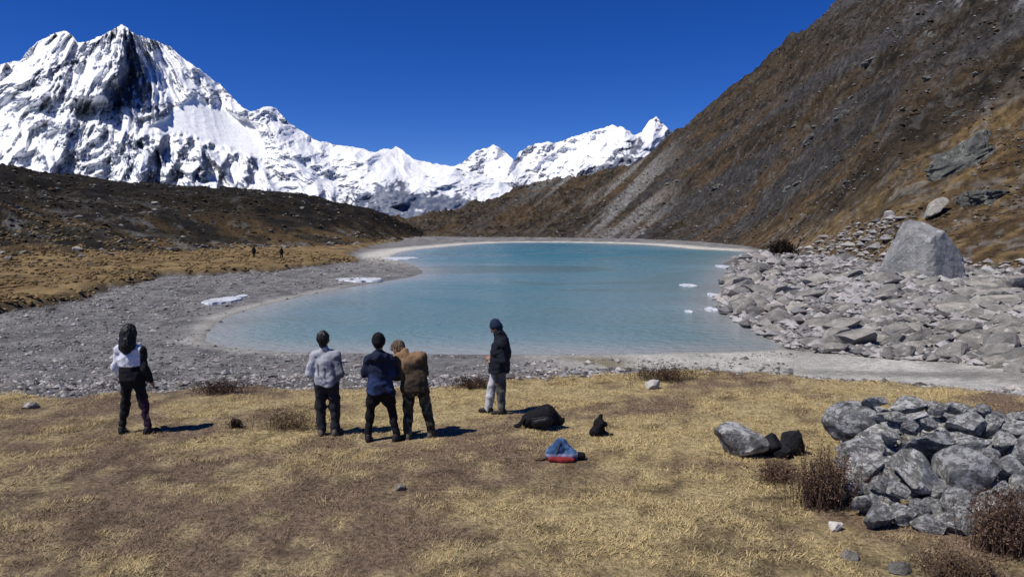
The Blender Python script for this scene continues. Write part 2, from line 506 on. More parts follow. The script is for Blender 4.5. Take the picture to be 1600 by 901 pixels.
# dark moraine hill on the far left shore
P, T, X, Y, Z = polar_sheet(-420, 690, 370, HILL_PX, HILL_FD, HILL_CD, -0.15, 1.3, 210, hill_z, 1.3)
f1 = fbm(X / 14, Y / 14, 5, 121); f2 = fbm(X / 3, Y / 3, 4, 122)
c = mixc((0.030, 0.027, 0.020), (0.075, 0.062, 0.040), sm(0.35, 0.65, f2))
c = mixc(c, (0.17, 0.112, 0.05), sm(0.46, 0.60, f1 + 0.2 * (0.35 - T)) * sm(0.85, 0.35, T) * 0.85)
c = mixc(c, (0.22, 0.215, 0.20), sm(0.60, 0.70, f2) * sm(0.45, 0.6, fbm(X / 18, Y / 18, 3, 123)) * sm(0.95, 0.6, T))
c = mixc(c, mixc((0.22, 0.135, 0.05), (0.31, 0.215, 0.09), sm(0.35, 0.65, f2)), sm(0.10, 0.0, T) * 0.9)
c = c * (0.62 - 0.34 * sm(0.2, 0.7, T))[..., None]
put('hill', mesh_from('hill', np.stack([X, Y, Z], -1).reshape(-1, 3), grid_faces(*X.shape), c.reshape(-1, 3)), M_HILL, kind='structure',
    label='dark shrubby moraine hill along the far left shore', cat='hill')

# steep mountainside on the right
P, T, X, Y, Z = polar_sheet(570, 1760, 560, SL_PX, SL_FD, SL_CD, -0.06, 1.2, 390, slope_z, 1.7)
Nn = slope_of(X, Y, Z)
q = (P - 1000) / 100.0
VY = HORIZON - (Z - CAM_H) / Y * F_PX            # how high a point stands above the lake, as an angle
strk = (P - 1190) * 0.62 + (VY - 390)            # layers of the hillside climb to the right
band = fbm(strk / 34.0 + 0.3 * fbm(X / 20, Y / 20, 3, 131), P / 420.0, 5, 132)
f1 = fbm(X / 30, Y / 30, 5, 133); f2 = fbm(X / 5, Y / 5, 5, 134); f3 = fbm(strk / 9.0, P / 160.0, 4, 135)
c = mixc((0.040, 0.032, 0.023), (0.105, 0.078, 0.050), sm(0.3, 0.7, f2))
c = mixc(c, (0.105, 0.103, 0.106), sm(0.53, 0.68, band) * 0.7)                                   # bare grey rock
c = mixc(c, (0.165, 0.108, 0.055), sm(0.49, 0.62, f1 * 0.6 + f3 * 0.4) * 0.8 * (0.3 + 0.7 * sm(40, 230, VY)))                     # brown grass
ochre = sm(-45, 25, strk + (f1 - 0.5) * 150) * sm(1120, 1230, P)
oc = mixc((0.085, 0.056, 0.028), (0.205, 0.140, 0.065), sm(0.38, 0.66, f3 * 0.6 + f2 * 0.4))
c = mixc(c, oc, ochre)
c = mixc(c, (0.045, 0.040, 0.030), ochre * sm(0.60, 0.72, f2) * 0.6)
high = sm(150, 40, VY) * sm(1230, 1330, P)
c = mixc(c, (0.125, 0.118, 0.118), high * sm(0.4, 0.6, f2 * 0.5 + band * 0.5) * 0.8)
scree = sm(0.50, 0.62, fbm((P + VY * 1.15 - 1255) / 26.0, VY / 130.0, 4, 136)) * sm(800, 880, P) * sm(1090, 1000, P)
c = mixc(c, (0.30, 0.295, 0.285), scree * 0.75)
low = sm(1000, 700, P)
c = mixc(c, (0.145, 0.108, 0.070), low * sm(0.42, 0.6, f2) * 0.6)
snow = sm(0.66, 0.70, f2) * sm(30, 0, VY) * (P > 1380)
c = mixc(c, (0.75, 0.77, 0.8), snow)
c = mixc(c, (0.26, 0.255, 0.245), sm(0.60, 0.70, fbm(X / 2.2, Y / 2.2, 3, 138)) * 0.35)
c = c * (0.50 + 0.42 * ochre + 0.2 * scree * sm(1100, 1000, P))[..., None]
put('mountain_slope', mesh_from('mountain_slope', np.stack([X, Y, Z], -1).reshape(-1, 3), grid_faces(*X.shape), c.reshape(-1, 3)), M_SLOPE, kind='structure',
    label='steep brown and grey mountainside rising above the right shore', cat='mountain')

# ------------------------------------------------------------------ snow mountains
def seg_side(px, py, pts):
    """signed horizontal offset to the right of a falling ridge line, and whether py lies along it"""
    pts = sorted(pts, key=lambda a: a[1])
    xs = np.interp(py, [p[1] for p in pts], [p[0] for p in pts])
    k = sm(pts[0][1] - 12, pts[0][1] + 4, py) * sm(pts[-1][1] + 25, pts[-1][1] - 5, py)
    return px - xs, k

def tooth(dx, wl, wr):
    """a rib: long lit side on the left, steep drop to its right; 1 on the crest"""
    return np.where(dx < 0, np.clip(1 + dx / wl, 0, 1), np.clip(1 - dx / wr, 0, 1))

def massif(name, px0, px1, ncol, sil, base_py, d0, d1, nrow, relief, label, rock_a, rock_b):
    sx, sy = zip(*sil)
    p = np.linspace(px0, px1, ncol)
    jag = (ridged(p / 16, p * 0, 4, 201) - 0.6) * 7 + (vn2(p / 3.0, p * 0, 202) - 0.5) * 2.2
    crest = np.interp(p, sx, sy) - jag * 0.6
    ks = max(3, int(50 / (p[1] - p[0]))); pad = np.pad(np.interp(p, sx, sy), ks, mode='edge')
    smc = np.convolve(pad, np.ones(2 * ks + 1) / (2 * ks + 1), 'valid')
    t = np.linspace(0, 1, nrow)
    T, P = np.meshgrid(t, p, indexing='ij')
    CR = np.broadcast_to(crest, P.shape)
    PY = base_py + (CR - base_py) * T
    dep, bias = relief(P, PY, T, CR)
    DP = d0 + (d1 - d0) * (base_py - PY) / (base_py - smc[None, :]) + dep
    W = at_depth(P, PY, DP)
    n = slope_of(W[..., 0], W[..., 1], W[..., 2]); n = n * np.sign(n[..., 2:3] + 1e-9)
    # steep ground sheds its snow
    f = fbm(P / 11, PY / 7, 5, 203, 0.6)
    rk = sm(-0.06, 0.12, 0.50 - n[..., 2] + (f - 0.5) * 0.62 + bias)
    rc = mixc(rock_a, rock_b, sm(0.35, 0.65, fbm(P / 5, PY / 5, 3, 204)))
    col = mixc(np.zeros(P.shape + (3,)) + SNOW, rc, rk)
    back = W[-1:].copy(); back[..., 1] += (d1 - d0) * 0.9; back[..., 2] = -40      # its far side
    W = np.concatenate([W, back], 0); col = np.concatenate([col, col[-1:]], 0)
    return put(name, mesh_from(name, W.reshape(-1, 3), grid_faces(nrow + 1, ncol), col.reshape(-1, 3)), M_SNOW, kind='structure', label=label, cat='mountain')

SNOW = (0.88, 0.895, 0.92)
def inside(P, PY, pts, w=5.0, wob=0.0):
    return sm(w, -w, poly_sd(P, PY, np.array(pts, float)) + wob)

def relief_left(P, PY, T, CR):
    below = PY - CR
    th = np.arctan2(P - 195, PY + 40); rr = np.hypot(P - 195, PY + 40)
    wv = fbm(P / 60, PY / 60, 3, 210) * 0.5
    w2 = fbm(P / 20, PY / 20, 3, 209)
    r1 = ridged(th * 4.6 + wv, rr / 170, 3, 211); r3 = ridged(th * 12 + wv * 3, rr / 70, 4, 213); r2 = ridged(P / 26 + w2, PY / 17 + P / 60, 5, 212, 0.6)
    rough_ = 0.25 + 0.95 * sm(0.42, 0.58, fbm(P / 75, PY / 45, 3, 208))
    dep = -(r1 - 0.5) * 400 - (r3 ** 1.5 - 0.4) * 190 - (r2 - 0.5) * 105 * rough_
    wob = (w2 - 0.5) * 26
    field = inside(P, PY, [(236, 199), (270, 172), (303, 150), (345, 172), (386, 190), (412, 215), (420, 246), (372, 236), (340, 226), (300, 216)], 4, wob * 0.5)
    dome = inside(P, PY, [(20, 100), (45, 78), (80, 54), (108, 50), (116, 64), (100, 84), (60, 96)], 5, wob * 0.5)
    tri = inside(P, PY, [(190, 46), (187, 85), (178, 112), (150, 118), (112, 116), (140, 88)], 4, wob * 0.4)
    saddle = sm(46, 10, below) * sm(440, 480, P) * sm(680, 560, P)
    for pts, amp, wl_, wr_ in (
        ([(191, 42), (189, 80), (181, 112), (152, 140), (148, 152)], 430, 170, 46),
        ([(410, 172), (440, 215), (520, 300)], 170, 80, 36), ([(302, 105), (332, 150)], 80, 40, 18),
        ([(60, 150), (30, 230), (0, 300)], 130, 80, 26), ([(112, 165), (75, 290)], 130, 70, 24), ([(235, 215), (205, 300)], 110, 40, 22), ([(560, 240), (600, 290), (640, 340)], 160, 90, 34)):
        dx, k = seg_side(P, PY, pts)
        dep -= amp * tooth(dx, wl_, wr_) * k
    rb = sm(203, 218, PY - (P - 240) * 0.13) * sm(190, 215, P) * sm(430, 385, P)
    ph = (P + (PY - 240) * 0.42 + 26 * (fbm(P / 30, PY / 40, 3, 214) - 0.5)) / 37.0
    fr = ph - np.floor(ph)
    dep -= rb * 95 * np.where(fr < 0.6, fr / 0.6, (1 - fr) / 0.4)
    sf = np.clip(np.maximum.reduce([field, dome * 0.85, tri * 0.75, saddle * 0.85]), 0, 1)
    dep = dep * (1 - 0.92 * field) - 60 * field
    dep = dep + (1 - field) * 0
    face = inside(P, PY, [(193, 48), (206, 72), (222, 100), (232, 128), (236, 152), (226, 168), (205, 172), (178, 158), (150, 140), (146, 132), (176, 122), (188, 92), (191, 70)], 4, wob * 0.6)
    face2 = inside(P, PY, [(228, 172), (262, 160), (278, 168), (270, 182), (240, 188)], 3, wob * 0.5)
    band = inside(P, PY, [(168, 55), (150, 68), (122, 80), (95, 102), (56, 124), (20, 138), (0, 148), (0, 162), (52, 140), (90, 124), (126, 98), (168, 66)], 4, wob * 0.8)
    bias = -0.16 + 0.10 * (rough_ - 0.8) + 0.55 * face + 0.5 * face2 + 0.34 * band - 0.6 * sf
    bias += rb * (0.52 * sm(0.5, 0.62, fr) * sm(1.0, 0.94, fr) - 0.06) * (1 - field)
    bias += 0.66 * sm(470, 640, P + 1.3 * (PY - 300)) * sm(22, 58, below) + 0.19 * sm(200, 300, PY)
    return dep, bias

sil_left = [(-480, 215), (-380, 178), (-300, 186), (-200, 140), (-60, 112), (0, 101), (17, 97), (33, 95), (45, 76), (62, 64), (84, 53), (105, 49), (113, 54), (119, 67), (140, 64), (165, 52), (180, 44), (190, 39), (199, 44),
            (211, 53), (228, 60), (241, 63), (266, 74), (284, 90), (308, 106), (330, 122), (350, 137), (381, 171), (392, 175), (402, 171), (418, 167), (430, 168), (451, 192), (490, 217), (525, 227), (560, 231), (586, 239),
            (601, 231), (611, 232), (620, 229), (646, 249), (680, 256), (710, 262), (760, 275), (820, 300)]
massif('snow_mountain', -360, 820, 740, sil_left, 372, 2300, 4200, 215, relief_left, 'tall pointed snow mountain with a dark rock face on the left', (0.10, 0.125, 0.185), (0.20, 0.22, 0.265))

def relief_mid(P, PY, T, CR):
    below = PY - CR
    w2 = fbm(P / 20, PY / 20, 3, 219)
    r1 = ridged(P / 52 + PY / 120, PY / 90, 3, 221); r2 = ridged(P / 20 + w2, PY / 14, 5, 222, 0.6)
    dep = -(r1 - 0.5) * 440 - (r2 - 0.5) * 170
    for pts, amp, wl_, wr_ in (([(771, 226), (792, 262), (815, 290)], 420, 70, 34), ([(957, 194), (985, 222), (1000, 260)], 360, 110, 34), ([(1024, 181), (1020, 215), (1010, 260)], 300, 26, 34),
                               ([(850, 224), (838, 262)], 200, 34, 22), ([(744, 236), (730, 280)], 200, 30, 20)):
        dx, k = seg_side(P, PY, pts)
        dep -= amp * tooth(dx, wl_, wr_) * k
    wob = (w2 - 0.5) * 26
    pyr = inside(P, PY, [(770, 228), (752, 262), (762, 285), (800, 282), (815, 276), (795, 248)], 3, wob * 0.4)
    glac = inside(P, PY, [(815, 262), (880, 262), (930, 240), (985, 205), (950, 200), (900, 225), (870, 246)], 4, wob * 0.5)
    navy = inside(P, PY, [(895, 278), (945, 250), (985, 222), (1002, 214), (1006, 242), (1000, 275), (920, 300)], 4, wob * 0.5)
    bias = -0.12 - 0.45 * pyr - 0.40 * glac + 0.6 * navy + 0.0082 * np.clip(PY - 254, 0, 70)
    return dep, bias

sil_mid = [(600, 300), (650, 275), (690, 264), (710, 260), (725, 253), (734, 244), (744, 236), (757, 233), (771, 226), (782, 232), (792, 240), (805, 250), (811, 236), (830, 227), (849, 222), (870, 221), (890, 216), (912, 208), (931, 203), (945, 200), (957, 194), (964, 198), (972, 196), (982, 205),
           (991, 211), (1003, 206), (1014, 190), (1019, 186), (1025, 181), (1033, 190), (1044, 200), (1056, 213), (1100, 240), (1200, 262)]
massif('snow_peaks', 600, 1160, 400, sil_mid, 372, 5000, 7200, 150, relief_mid, 'row of distant snow peaks at the head of the valley', (0.09, 0.105, 0.15), (0.20, 0.21, 0.245))

# ------------------------------------------------------------------ rock shapes
def ico(sub):
    import bmesh
    bm = bmesh.new(); bmesh.ops.create_icosphere(bm, subdivisions=sub, radius=1.0)
    v = np.array([x.co[:] for x in bm.verts]); f = np.array([[a.index for a in x.verts] for x in bm.faces])
    bm.free()
    return v, f
ICO = {s: ico(s) for s in (1, 2, 3, 4)}

def rock_shape(seed, sub=2, cuts=9, scale=(1, 0.8, 0.6), rough=0.12, cut=0.72):
    r = np.random.default_rng(seed)
    v, f = ICO[sub]
    v = v.copy()
    for _ in range(cuts):
        n = r.normal(size=3); n /= np.linalg.norm(n)
        c = r.uniform(cut - 0.16, cut + 0.16)
        d = v @ n
        v = v - np.clip(d - c, 0, None)[:, None] * n * 0.95
    k = 1 + rough * (vn3(v[:, 0] * 2.1 + seed, v[:, 1] * 2.1, v[:, 2] * 2.1, seed) - 0.5) * 2
    if sub >= 3:
        k = k + rough * 0.5 * (vn3(v[:, 0] * 6 + seed, v[:, 1] * 6, v[:, 2] * 6, seed + 1) - 0.5) * 2 + rough * 0.35 * (vn3(v[:, 0] * 13 + seed, v[:, 1] * 13, v[:, 2] * 13, seed + 2) - 0.5) * 2
    v = v * k[:, None] * np.array(scale)
    return v, f

def norm_rock(seed, **kw):
    v, f = rock_shape(seed, **kw)
    lo_, hi_ = v.min(0), v.max(0)
    v = (v - (lo_ + hi_) / 2) / (hi_ - lo_)          # unit box
    return v, f

def merge(shapes, n_choice, pos, siz, rot, tint=None):
    """many small rocks in one mesh; shapes share topology"""
    Vs, Fs, Cs = [], [], []
    off = 0
    for k in range(len(shapes)):
        m = n_choice == k
        if not m.any(): continue
        v, f = shapes[k]
        c, s = np.cos(rot[m]), np.sin(rot[m])
        q = v[None] * siz[m][:, None, :]
        x = q[..., 0] * c[:, None] - q[..., 1] * s[:, None]; y = q[..., 0] * s[:, None] + q[..., 1] * c[:, None]
        w = np.stack([x, y, q[..., 2]], -1) + pos[m][:, None, :]
        n = m.sum()
        Vs.append(w.reshape(-1, 3)); Fs.append((f[None] + (np.arange(n) * len(v))[:, None, None] + off).reshape(-1, f.shape[1]))
        if tint is not None: Cs.append(np.repeat(tint[m], len(v), 0))
        off += n * len(v)
    return np.concatenate(Vs), np.concatenate(Fs), (np.concatenate(Cs) if tint is not None else None)

OCT_V = np.array([(1, 0, 0), (-1, 0, 0), (0, 1, 0), (0, -1, 0), (0, 0, 1), (0, 0, -1), (.66, .62, .1), (-.62, .66, -.1), (-.6, -.6, .15), (.64, -.6, 0)], float)
OCT_F = np.array([(4, 0, 6), (4, 6, 2), (4, 2, 7), (4, 7, 1), (4, 1, 8), (4, 8, 3), (4, 3, 9), (4, 9, 0), (5, 6, 0), (5, 2, 6), (5, 7, 2), (5, 1, 7), (5, 8, 1), (5, 3, 8), (5, 9, 3), (5, 0, 9)])
def chip(seed):
    r = np.random.default_rng(seed)
    v = OCT_V * r.uniform(0.6, 1.1, (10, 1)) + r.normal(0, 0.08, (10, 3))
    lo_, hi_ = v.min(0), v.max(0)
    return (v - (lo_ + hi_) / 2) / (hi_ - lo_), OCT_F
CHIPS = [chip(700 + i) for i in range(10)]
ROCKS_LO = [norm_rock(300 + i, sub=1, cuts=5, rough=0.2) for i in range(8)]
ROCKS_MD = [norm_rock(330 + i, sub=2, cuts=12, rough=0.10, cut=0.52) for i in range(12)]
ROCKS_HI = [norm_rock(360 + i, sub=3, cuts=13, rough=0.035, cut=0.46) for i in range(10)]
ROCKS_HI[0] = norm_rock(372, sub=4, cuts=9, rough=0.08, cut=0.8)

# shingle on the left and near shore
N = 54000
y_ = np.exp(rng.uniform(np.log(14.5), np.log(150), N)); x_ = (rng.uniform(-960, 830, N)) / F_PX * y_
s_, e_, m_ = ground_fields(x_, y_)
p_ = col_of(x_, y_)
keep = (s_ > -0.6) & (e_ > -0.2) & (m_ < 0.3) & ((p_ < 640) | ((e_ < 5.5 + 5 * vn2(x_ / 2, y_ / 2, 9)) & (p_ < 1650)))
keep |= (s_ > 0.6) & (e_ > 0) & (p_ >= 640) & (p_ < 1250) & (y_ < 60) & (fbm(x_ / 1.5, y_ / 1.5, 3, 97) + 0.15 * rng.uniform(size=N) > 0.58)
keep &= rng.uniform(size=N) < np.where(p_ < 640, sm(-0.5, 5, s_) * 0.9 + 0.1, 0.8)
x_, y_ = x_[keep], y_[keep]; n_ = len(x_)
sz = np.exp(rng.normal(np.log(0.066), 0.5, n_)).clip(0.03, 0.30) * (0.7 + np.minimum(y_, 90) / 60)
siz = np.stack([sz * rng.uniform(0.9, 1.5, n_), sz * rng.uniform(0.8, 1.2, n_), sz * rng.uniform(0.45, 0.8, n_)], -1)
pos = np.stack([x_, y_, ground_z(x_, y_) + siz[:, 2] * 0.22], -1)
g_ = 0.06 + 0.36 * rng.uniform(0, 1, n_) ** 1.3; w_ = rng.uniform(0.0, 0.12, n_) * g_
v, f, c = merge(CHIPS, rng.integers(0, 10, n_), pos, siz, rng.uniform(0, 6.28, n_), np.stack([g_ + w_, g_, g_ - w_ * 0.6], -1))
put('pebbles', mesh_from('pebbles', v, f, c, False), M_PEBBLE, kind='stuff', label='grey pebbles and cobbles covering the near and left shore', cat='pebbles')

# larger cobbles, each its own
LO_MESH = {}
def rock_mesh(kind, k, mat):
    key = (kind, k, mat.name)
    if key not in LO_MESH:
        v, f = {'md': ROCKS_MD, 'hi': ROCKS_HI}[kind][k]
        m = mesh_from('rock_shape', v, f, None, kind == 'hi')
        m.materials.append(mat)
        if kind == 'hi': m.set_sharp_from_angle(angle=math.radians(24))
        LO_MESH[key] = m
    return LO_MESH[key]

def rock(name, loc, size, rot, kind='md', k=0, mat=None, parent=None, **kw):
    o = put(name, rock_mesh(kind, k, mat), None, parent, loc, **kw)
    o.scale = size; o.rotation_euler = rot
    return o

cnt = 0
for _ in range(3000):
    if cnt >= 60: break
    yy = math.exp(rng.uniform(math.log(17), math.log(60))); xx = rng.uniform(-800, 1550) / F_PX * yy
    s0, e0, m0 = ground_fields(np.array([xx]), np.array([yy]))
    pp = float(col_of(np.array([xx]), np.array([yy]))[0])
    if s0[0] < 1.0 or e0[0] < 0.3 or m0[0] > -0.3 or (pp > 640 and e0[0] > 4): continue
    w = rng.uniform(0.2, 0.42)
    rock('shore_cobble', (xx, yy, gz(xx, yy) + 0.05 * w), (w * rng.uniform(1, 1.5), w, w * rng.uniform(0.4, 0.7)), (rng.uniform(-.2, .2), rng.uniform(-.2, .2), rng.uniform(0, 6.28)),
         'md', int(rng.integers(0, 12)), M_SHORE, label='loose grey cobble lying among the pebbles of the near lake shore', cat='rock', group='loose cobbles on the shingle')
    cnt += 1

# boulder field on the right shore
field_px = [(1122, 470), (1132, 442), (1146, 405), (1200, 393), (1262, 384), (1330, 352), (1400, 338), (1440, 350), (1520, 410), (1600, 405), (1760, 420), (1800, 620), (1600, 582), (1500, 566), (1400, 562), (1300, 552), (1235, 546), (1190, 524), (1130, 490)]
FIELD = np.array(field_px, float)
N = 31000
y_ = np.exp(rng.uniform(np.log(24), np.log(190), N)); x_ = rng.uniform(300, 960, N) / F_PX * y_
z_ = land_z(x_, y_)
dy = y_ * CA - (z_ - CAM_H) * SA
ppx = CX + F_PX * x_ / dy; ppy = CY - F_PX * (y_ * SA + (z_ - CAM_H) * CA) / dy
ins = poly_sd(ppx, ppy, FIELD) < 0
ins &= lake_sd(x_, y_) > -0.8
x_, y_, z_, ppx, ppy = x_[ins], y_[ins], z_[ins], ppx[ins], ppy[ins]; n_ = len(x_)
sz = np.exp(rng.normal(np.log(0.30), 0.62, n_)).clip(0.14, 1.7) * (0.62 + y_ / 120)
siz = np.stack([sz * rng.uniform(1.0, 1.7, n_), sz * rng.uniform(0.8, 1.2, n_), sz * rng.uniform(0.35, 0.75, n_)], -1)
pos = np.stack([x_, y_, z_ + siz[:, 2] * rng.uniform(0.05, 0.45, n_)], -1)
app = sz / y_
order = np.argsort(-app)
big = order[:285]; rest = order[285:]
for i in big:
    rock('shore_rock', pos[i], siz[i], (rng.uniform(-.28, .28), rng.uniform(-.35, .15), rng.uniform(-0.7, 0.7)), 'md', int(rng.integers(0, 12)), M_SHORE,
         label='pale grey angular slab in the boulder field on the right lake shore', cat='rock', group='slabs of the right shore boulder field')
g_ = 0.08 + 0.30 * rng.uniform(0, 1, len(rest)); w_ = rng.uniform(0.0, 0.1, len(rest)) * g_
v, f, c = merge(CHIPS, rng.integers(0, 10, len(rest)), pos[rest], siz[rest], rng.uniform(0, 6.28, len(rest)), np.stack([g_ + w_, g_, g_ - w_ * 0.7], -1))
put('rubble', mesh_from('rubble', v, f, c, False), M_PEBBLE, kind='stuff', label='smaller pale rubble filling the boulder field on the right shore', cat='rubble')

# scrub and stones on the two slopes
def scatter(n, px0, px1, y0, y1, zf, fd, cd, pxt, tmax):
    p = rng.uniform(px0, px1, n); y = np.exp(rng.uniform(math.log(y0), math.log(y1), n))
    x = (p - 800) / F_PX * y
    a = np.interp(p, pxt, fd); b = np.interp(p, pxt, cd)
    t = (y - a) / (b - a)
    k = (t > 0.0) & (t < tmax)
    x, y, t, p = x[k], y[k], t[k], p[k]
    return x, y, land_z(x, y), t, p

x_, y_, z_, t_, p_ = scatter(17000, -40, 660, 60, 420, hill_z, HILL_FD, HILL_CD, HILL_PX, 1.03)
n_ = len(x_); isrock = rng.uniform(size=n_) < 0.14
kk_ = (fbm(x_ / 9, y_ / 9, 3, 129) + rng.normal(0, 0.08, n_) + 0.25 * (t_ - 0.4)) > 0.46
x_, y_, z_, t_, p_, isrock = x_[kk_], y_[kk_], z_[kk_], t_[kk_], p_[kk_], isrock[kk_]; n_ = len(x_)
sz = np.exp(rng.normal(np.log(0.48), 0.45, n_)).clip(0.2, 1.6) * (0.6 + y_ / 300)
siz = np.stack([sz * 1.3, sz, sz * np.where(isrock, 0.6, 0.55)], -1)
g_ = rng.uniform(0.06, 0.22, n_)
tint = np.where(isrock[:, None], np.stack([g_, g_, g_ * 0.96], -1), mixc((0.014, 0.013, 0.010), (0.060, 0.045, 0.027), rng.uniform(size=n_)))
v, f, c = merge(CHIPS, rng.integers(0, 10, n_), np.stack([x_, y_, z_ + siz[:, 2] * 0.1], -1), siz, rng.uniform(0, 6.28, n_), tint)
put('hillside_scrub', mesh_from('hillside_scrub', v, f, c, False), M_SCRUB, kind='stuff', label='dark low scrub and stones covering the left moraine hill', cat='scrub')

x_, y_, z_, t_, p_ = scatter(38000, 640, 1660, 86, 900, slope_z, SL_FD, SL_CD, SL_PX, 1.0)
n_ = len(x_); isrock = rng.uniform(size=n_) < 0.22
kk_ = (fbm(x_ / 14, y_ / 14, 3, 139) + rng.normal(0, 0.10, n_)) > 0.45
x_, y_, z_, t_, p_, isrock = x_[kk_], y_[kk_], z_[kk_], t_[kk_], p_[kk_], isrock[kk_]; n_ = len(x_)
sz = np.exp(rng.normal(np.log(0.34), 0.45, n_)).clip(0.15, 1.3) * (0.6 + y_ / 240)
siz = np.stack([sz * 1.2, sz, sz * 0.7], -1)
g_ = rng.uniform(0.08, 0.24, n_)
tint = np.where(isrock[:, None], np.stack([g_, g_, g_ * 0.98], -1), mixc((0.030, 0.025, 0.017), (0.105, 0.072, 0.042), rng.uniform(size=n_)))
v, f, c = merge(CHIPS, rng.integers(0, 10, n_), np.stack([x_, y_, z_ + siz[:, 2] * 0.1], -1), siz, rng.uniform(0, 6.28, n_), tint)
put('mountainside_scrub', mesh_from('mountainside_scrub', v, f, c, False), M_SCRUB, kind='stuff', label='brown scrub and scattered stones on the right mountainside', cat='scrub')

# larger pale boulders on the left hill
for _ in range(36):
    pp = rng.uniform(0, 600); tt = rng.uniform(0.02, 0.8) ** 1.4
    fd = np.interp(pp, HILL_PX, HILL_FD); cd = np.interp(pp, HILL_PX, HILL_CD)
    yy = fd + (cd - fd) * tt; xx = (pp - 800) / F_PX * yy
    w = rng.uniform(0.6, 1.5) * (0.6 + yy / 300)
    rock('hillside_boulder', (xx, yy, float(land_z(np.array([xx]), np.array([yy]))[0]) + 0.12 * w), (w * 1.3, w, w * rng.uniform(0.5, 0.8)), (rng.uniform(-.2, .2), rng.uniform(-.2, .2), rng.uniform(0, 6.28)),
         'md', int(rng.integers(0, 12)), M_SHORE, label='weathered grey boulder lying in the dark scrub of the left hill', cat='rock', group='boulders scattered over the left hill')

# ------------------------------------------------------------------ landmark rocks
def land_depth(px, py):
    d = np.concatenate([np.linspace(20, 300, 1400), np.linspace(301, 1000, 700)])
    w = at_depth(np.full_like(d, px), np.full_like(d, py), d)
    hit = np.nonzero(w[:, 2] <= land_z(w[:, 0], w[:, 1]))[0]
    return float(d[hit[0]]) if len(hit) else 300.0

def solo_rock(name, px, py, wpx, hpx, d, seed, mat, label, sub=4, depth=0.8, cuts=11, rough=0.07, cut=0.66, tilt=0.0, rz=0.0, shape=None, cat='rock', squash=None, group=None):
    """a rock of that apparent size, its middle at depth d"""
    c_ = at_depth(np.array(px), np.array(py), d)
    k = d / F_PX
    v, f = norm_rock(seed, sub=sub, cuts=cuts, rough=rough, cut=cut)
    if shape is not None: v = shape(v)
    sz = np.array([wpx * k, wpx * k * depth, hpx * k])
    cr, sr = math.cos(rz), math.sin(rz)
    v = v * sz
    v = np.stack([v[:, 0] * cr - v[:, 1] * sr, v[:, 0] * sr + v[:, 1] * cr, v[:, 2]], -1)
    ct, st = math.cos(tilt), math.sin(tilt)
    v = np.stack([v[:, 0] * ct - v[:, 2] * st, v[:, 1], v[:, 0] * st + v[:, 2] * ct], -1)
    m = mesh_from(name, v, f, None, True)
    m.set_sharp_from_angle(angle=math.radians(26))
    return put(name, m, mat, None, tuple(c_), label, cat, group)

def pyramid(v):
    v = v.copy(); h = v[:, 2] + 0.5
    v[:, 0] = v[:, 0] * (1.25 - 0.85 * h) - 0.02 + 0.02 * h
    v[:, 1] *= (1.15 - 0.55 * h)
    return v

def plane_rock(planes, seed, rough=0.03, sub=4):
    v, f = ICO[sub]
    u = v / np.linalg.norm(v, axis=1, keepdims=True)
    r = np.full(len(u), 9.0)
    for n_v, c0 in planes:
        n_v = np.array(n_v, float); n_v /= np.linalg.norm(n_v)
        k = u @ n_v
        r = np.where(k > 1e-3, np.minimum(r, c0 / np.maximum(k, 1e-3)), r)
    r = r * (1 + rough * 2 * (vn3(u[:, 0] * 5, u[:, 1] * 5, u[:, 2] * 5, seed) - 0.5) + rough * (vn3(u[:, 0] * 14, u[:, 1] * 14, u[:, 2] * 14, seed + 1) - 0.5))
    v = u * r[:, None]
    lo_, hi_ = v.min(0), v.max(0)
    return (v - (lo_ + hi_) / 2) / (hi_ - lo_), f
vb, fb = plane_rock([((-0.72, -0.68, 0.16), 0.50), ((0.40, -0.90, 0.18), 0.50), ((-0.85, 0.05, 0.52), 0.60), ((0.70, -0.05, 0.70), 0.56), ((0.93, -0.35, 0.12), 0.72), ((0.15, 0.9, 0.3), 0.6), ((-0.6, 0.8, 0.2), 0.62), ((0, 0, -1), 0.40), ((-0.12, -0.35, 0.93), 0.60)], 7, 0.02)
bd_ = 78.0; kb = bd_ / F_PX
cb = at_depth(np.array(1446), np.array(392), bd_)
put('boulder', mesh_from('boulder', vb * np.array([150 * kb, 110 * kb, 98 * kb]), fb, None, False), M_BOULDER, None, tuple(cb), 'huge pyramid-shaped grey boulder standing above the right shore', 'rock')
for px, py, w, h, tl, sd in ((1460, 326, 46, 20, 0.75, 402),):
    solo_rock('leaning_rock', px, py, w, h, land_depth(px, py + 12), sd, M_SHORE, 'pale slanting rock just above the huge pyramid boulder', tilt=tl)
solo_rock('outcrop', 1508, 256, 122, 66, land_depth(1500, 268) + 3.5, 403, M_CLIFF, 'craggy grey cliff outcrop with an overhang on the right mountainside', depth=0.8, cuts=18, rough=0.42, cut=0.6, tilt=0.5)
solo_rock('outcrop', 1532, 316, 76, 40, land_depth(1532, 322) + 2.0, 404, M_CLIFF, 'low broken grey outcrop below the cliff on the right mountainside', depth=0.9, cuts=14, rough=0.4, cut=0.6, tilt=0.1)
solo_rock('boulder', 1390, 336, 16, 15, land_depth(1390, 341), 405, M_WHITE_STONE, 'small whitish boulder left of the slanting rock', sub=3)

for i in range(30):
    px = rng.uniform(980, 1600); py = rng.uniform(60, 340)
    if py < 372 - (px - 1000) * 0.9 or (px > 1430 and py > 190): continue
    d = land_depth(px, py)
    w = rng.uniform(14, 38)
    solo_rock('mountainside_crag', px, py, w, w * rng.uniform(0.4, 0.65), d + w * 0.25 * d / F_PX, 800 + i, M_CLIFF, 'grey crag jutting from the brown slope of the right mountainside', sub=3, depth=0.8, cuts=12, rough=0.35, cut=0.6, tilt=rng.uniform(0.2, 0.7), group='crags on the right mountainside')

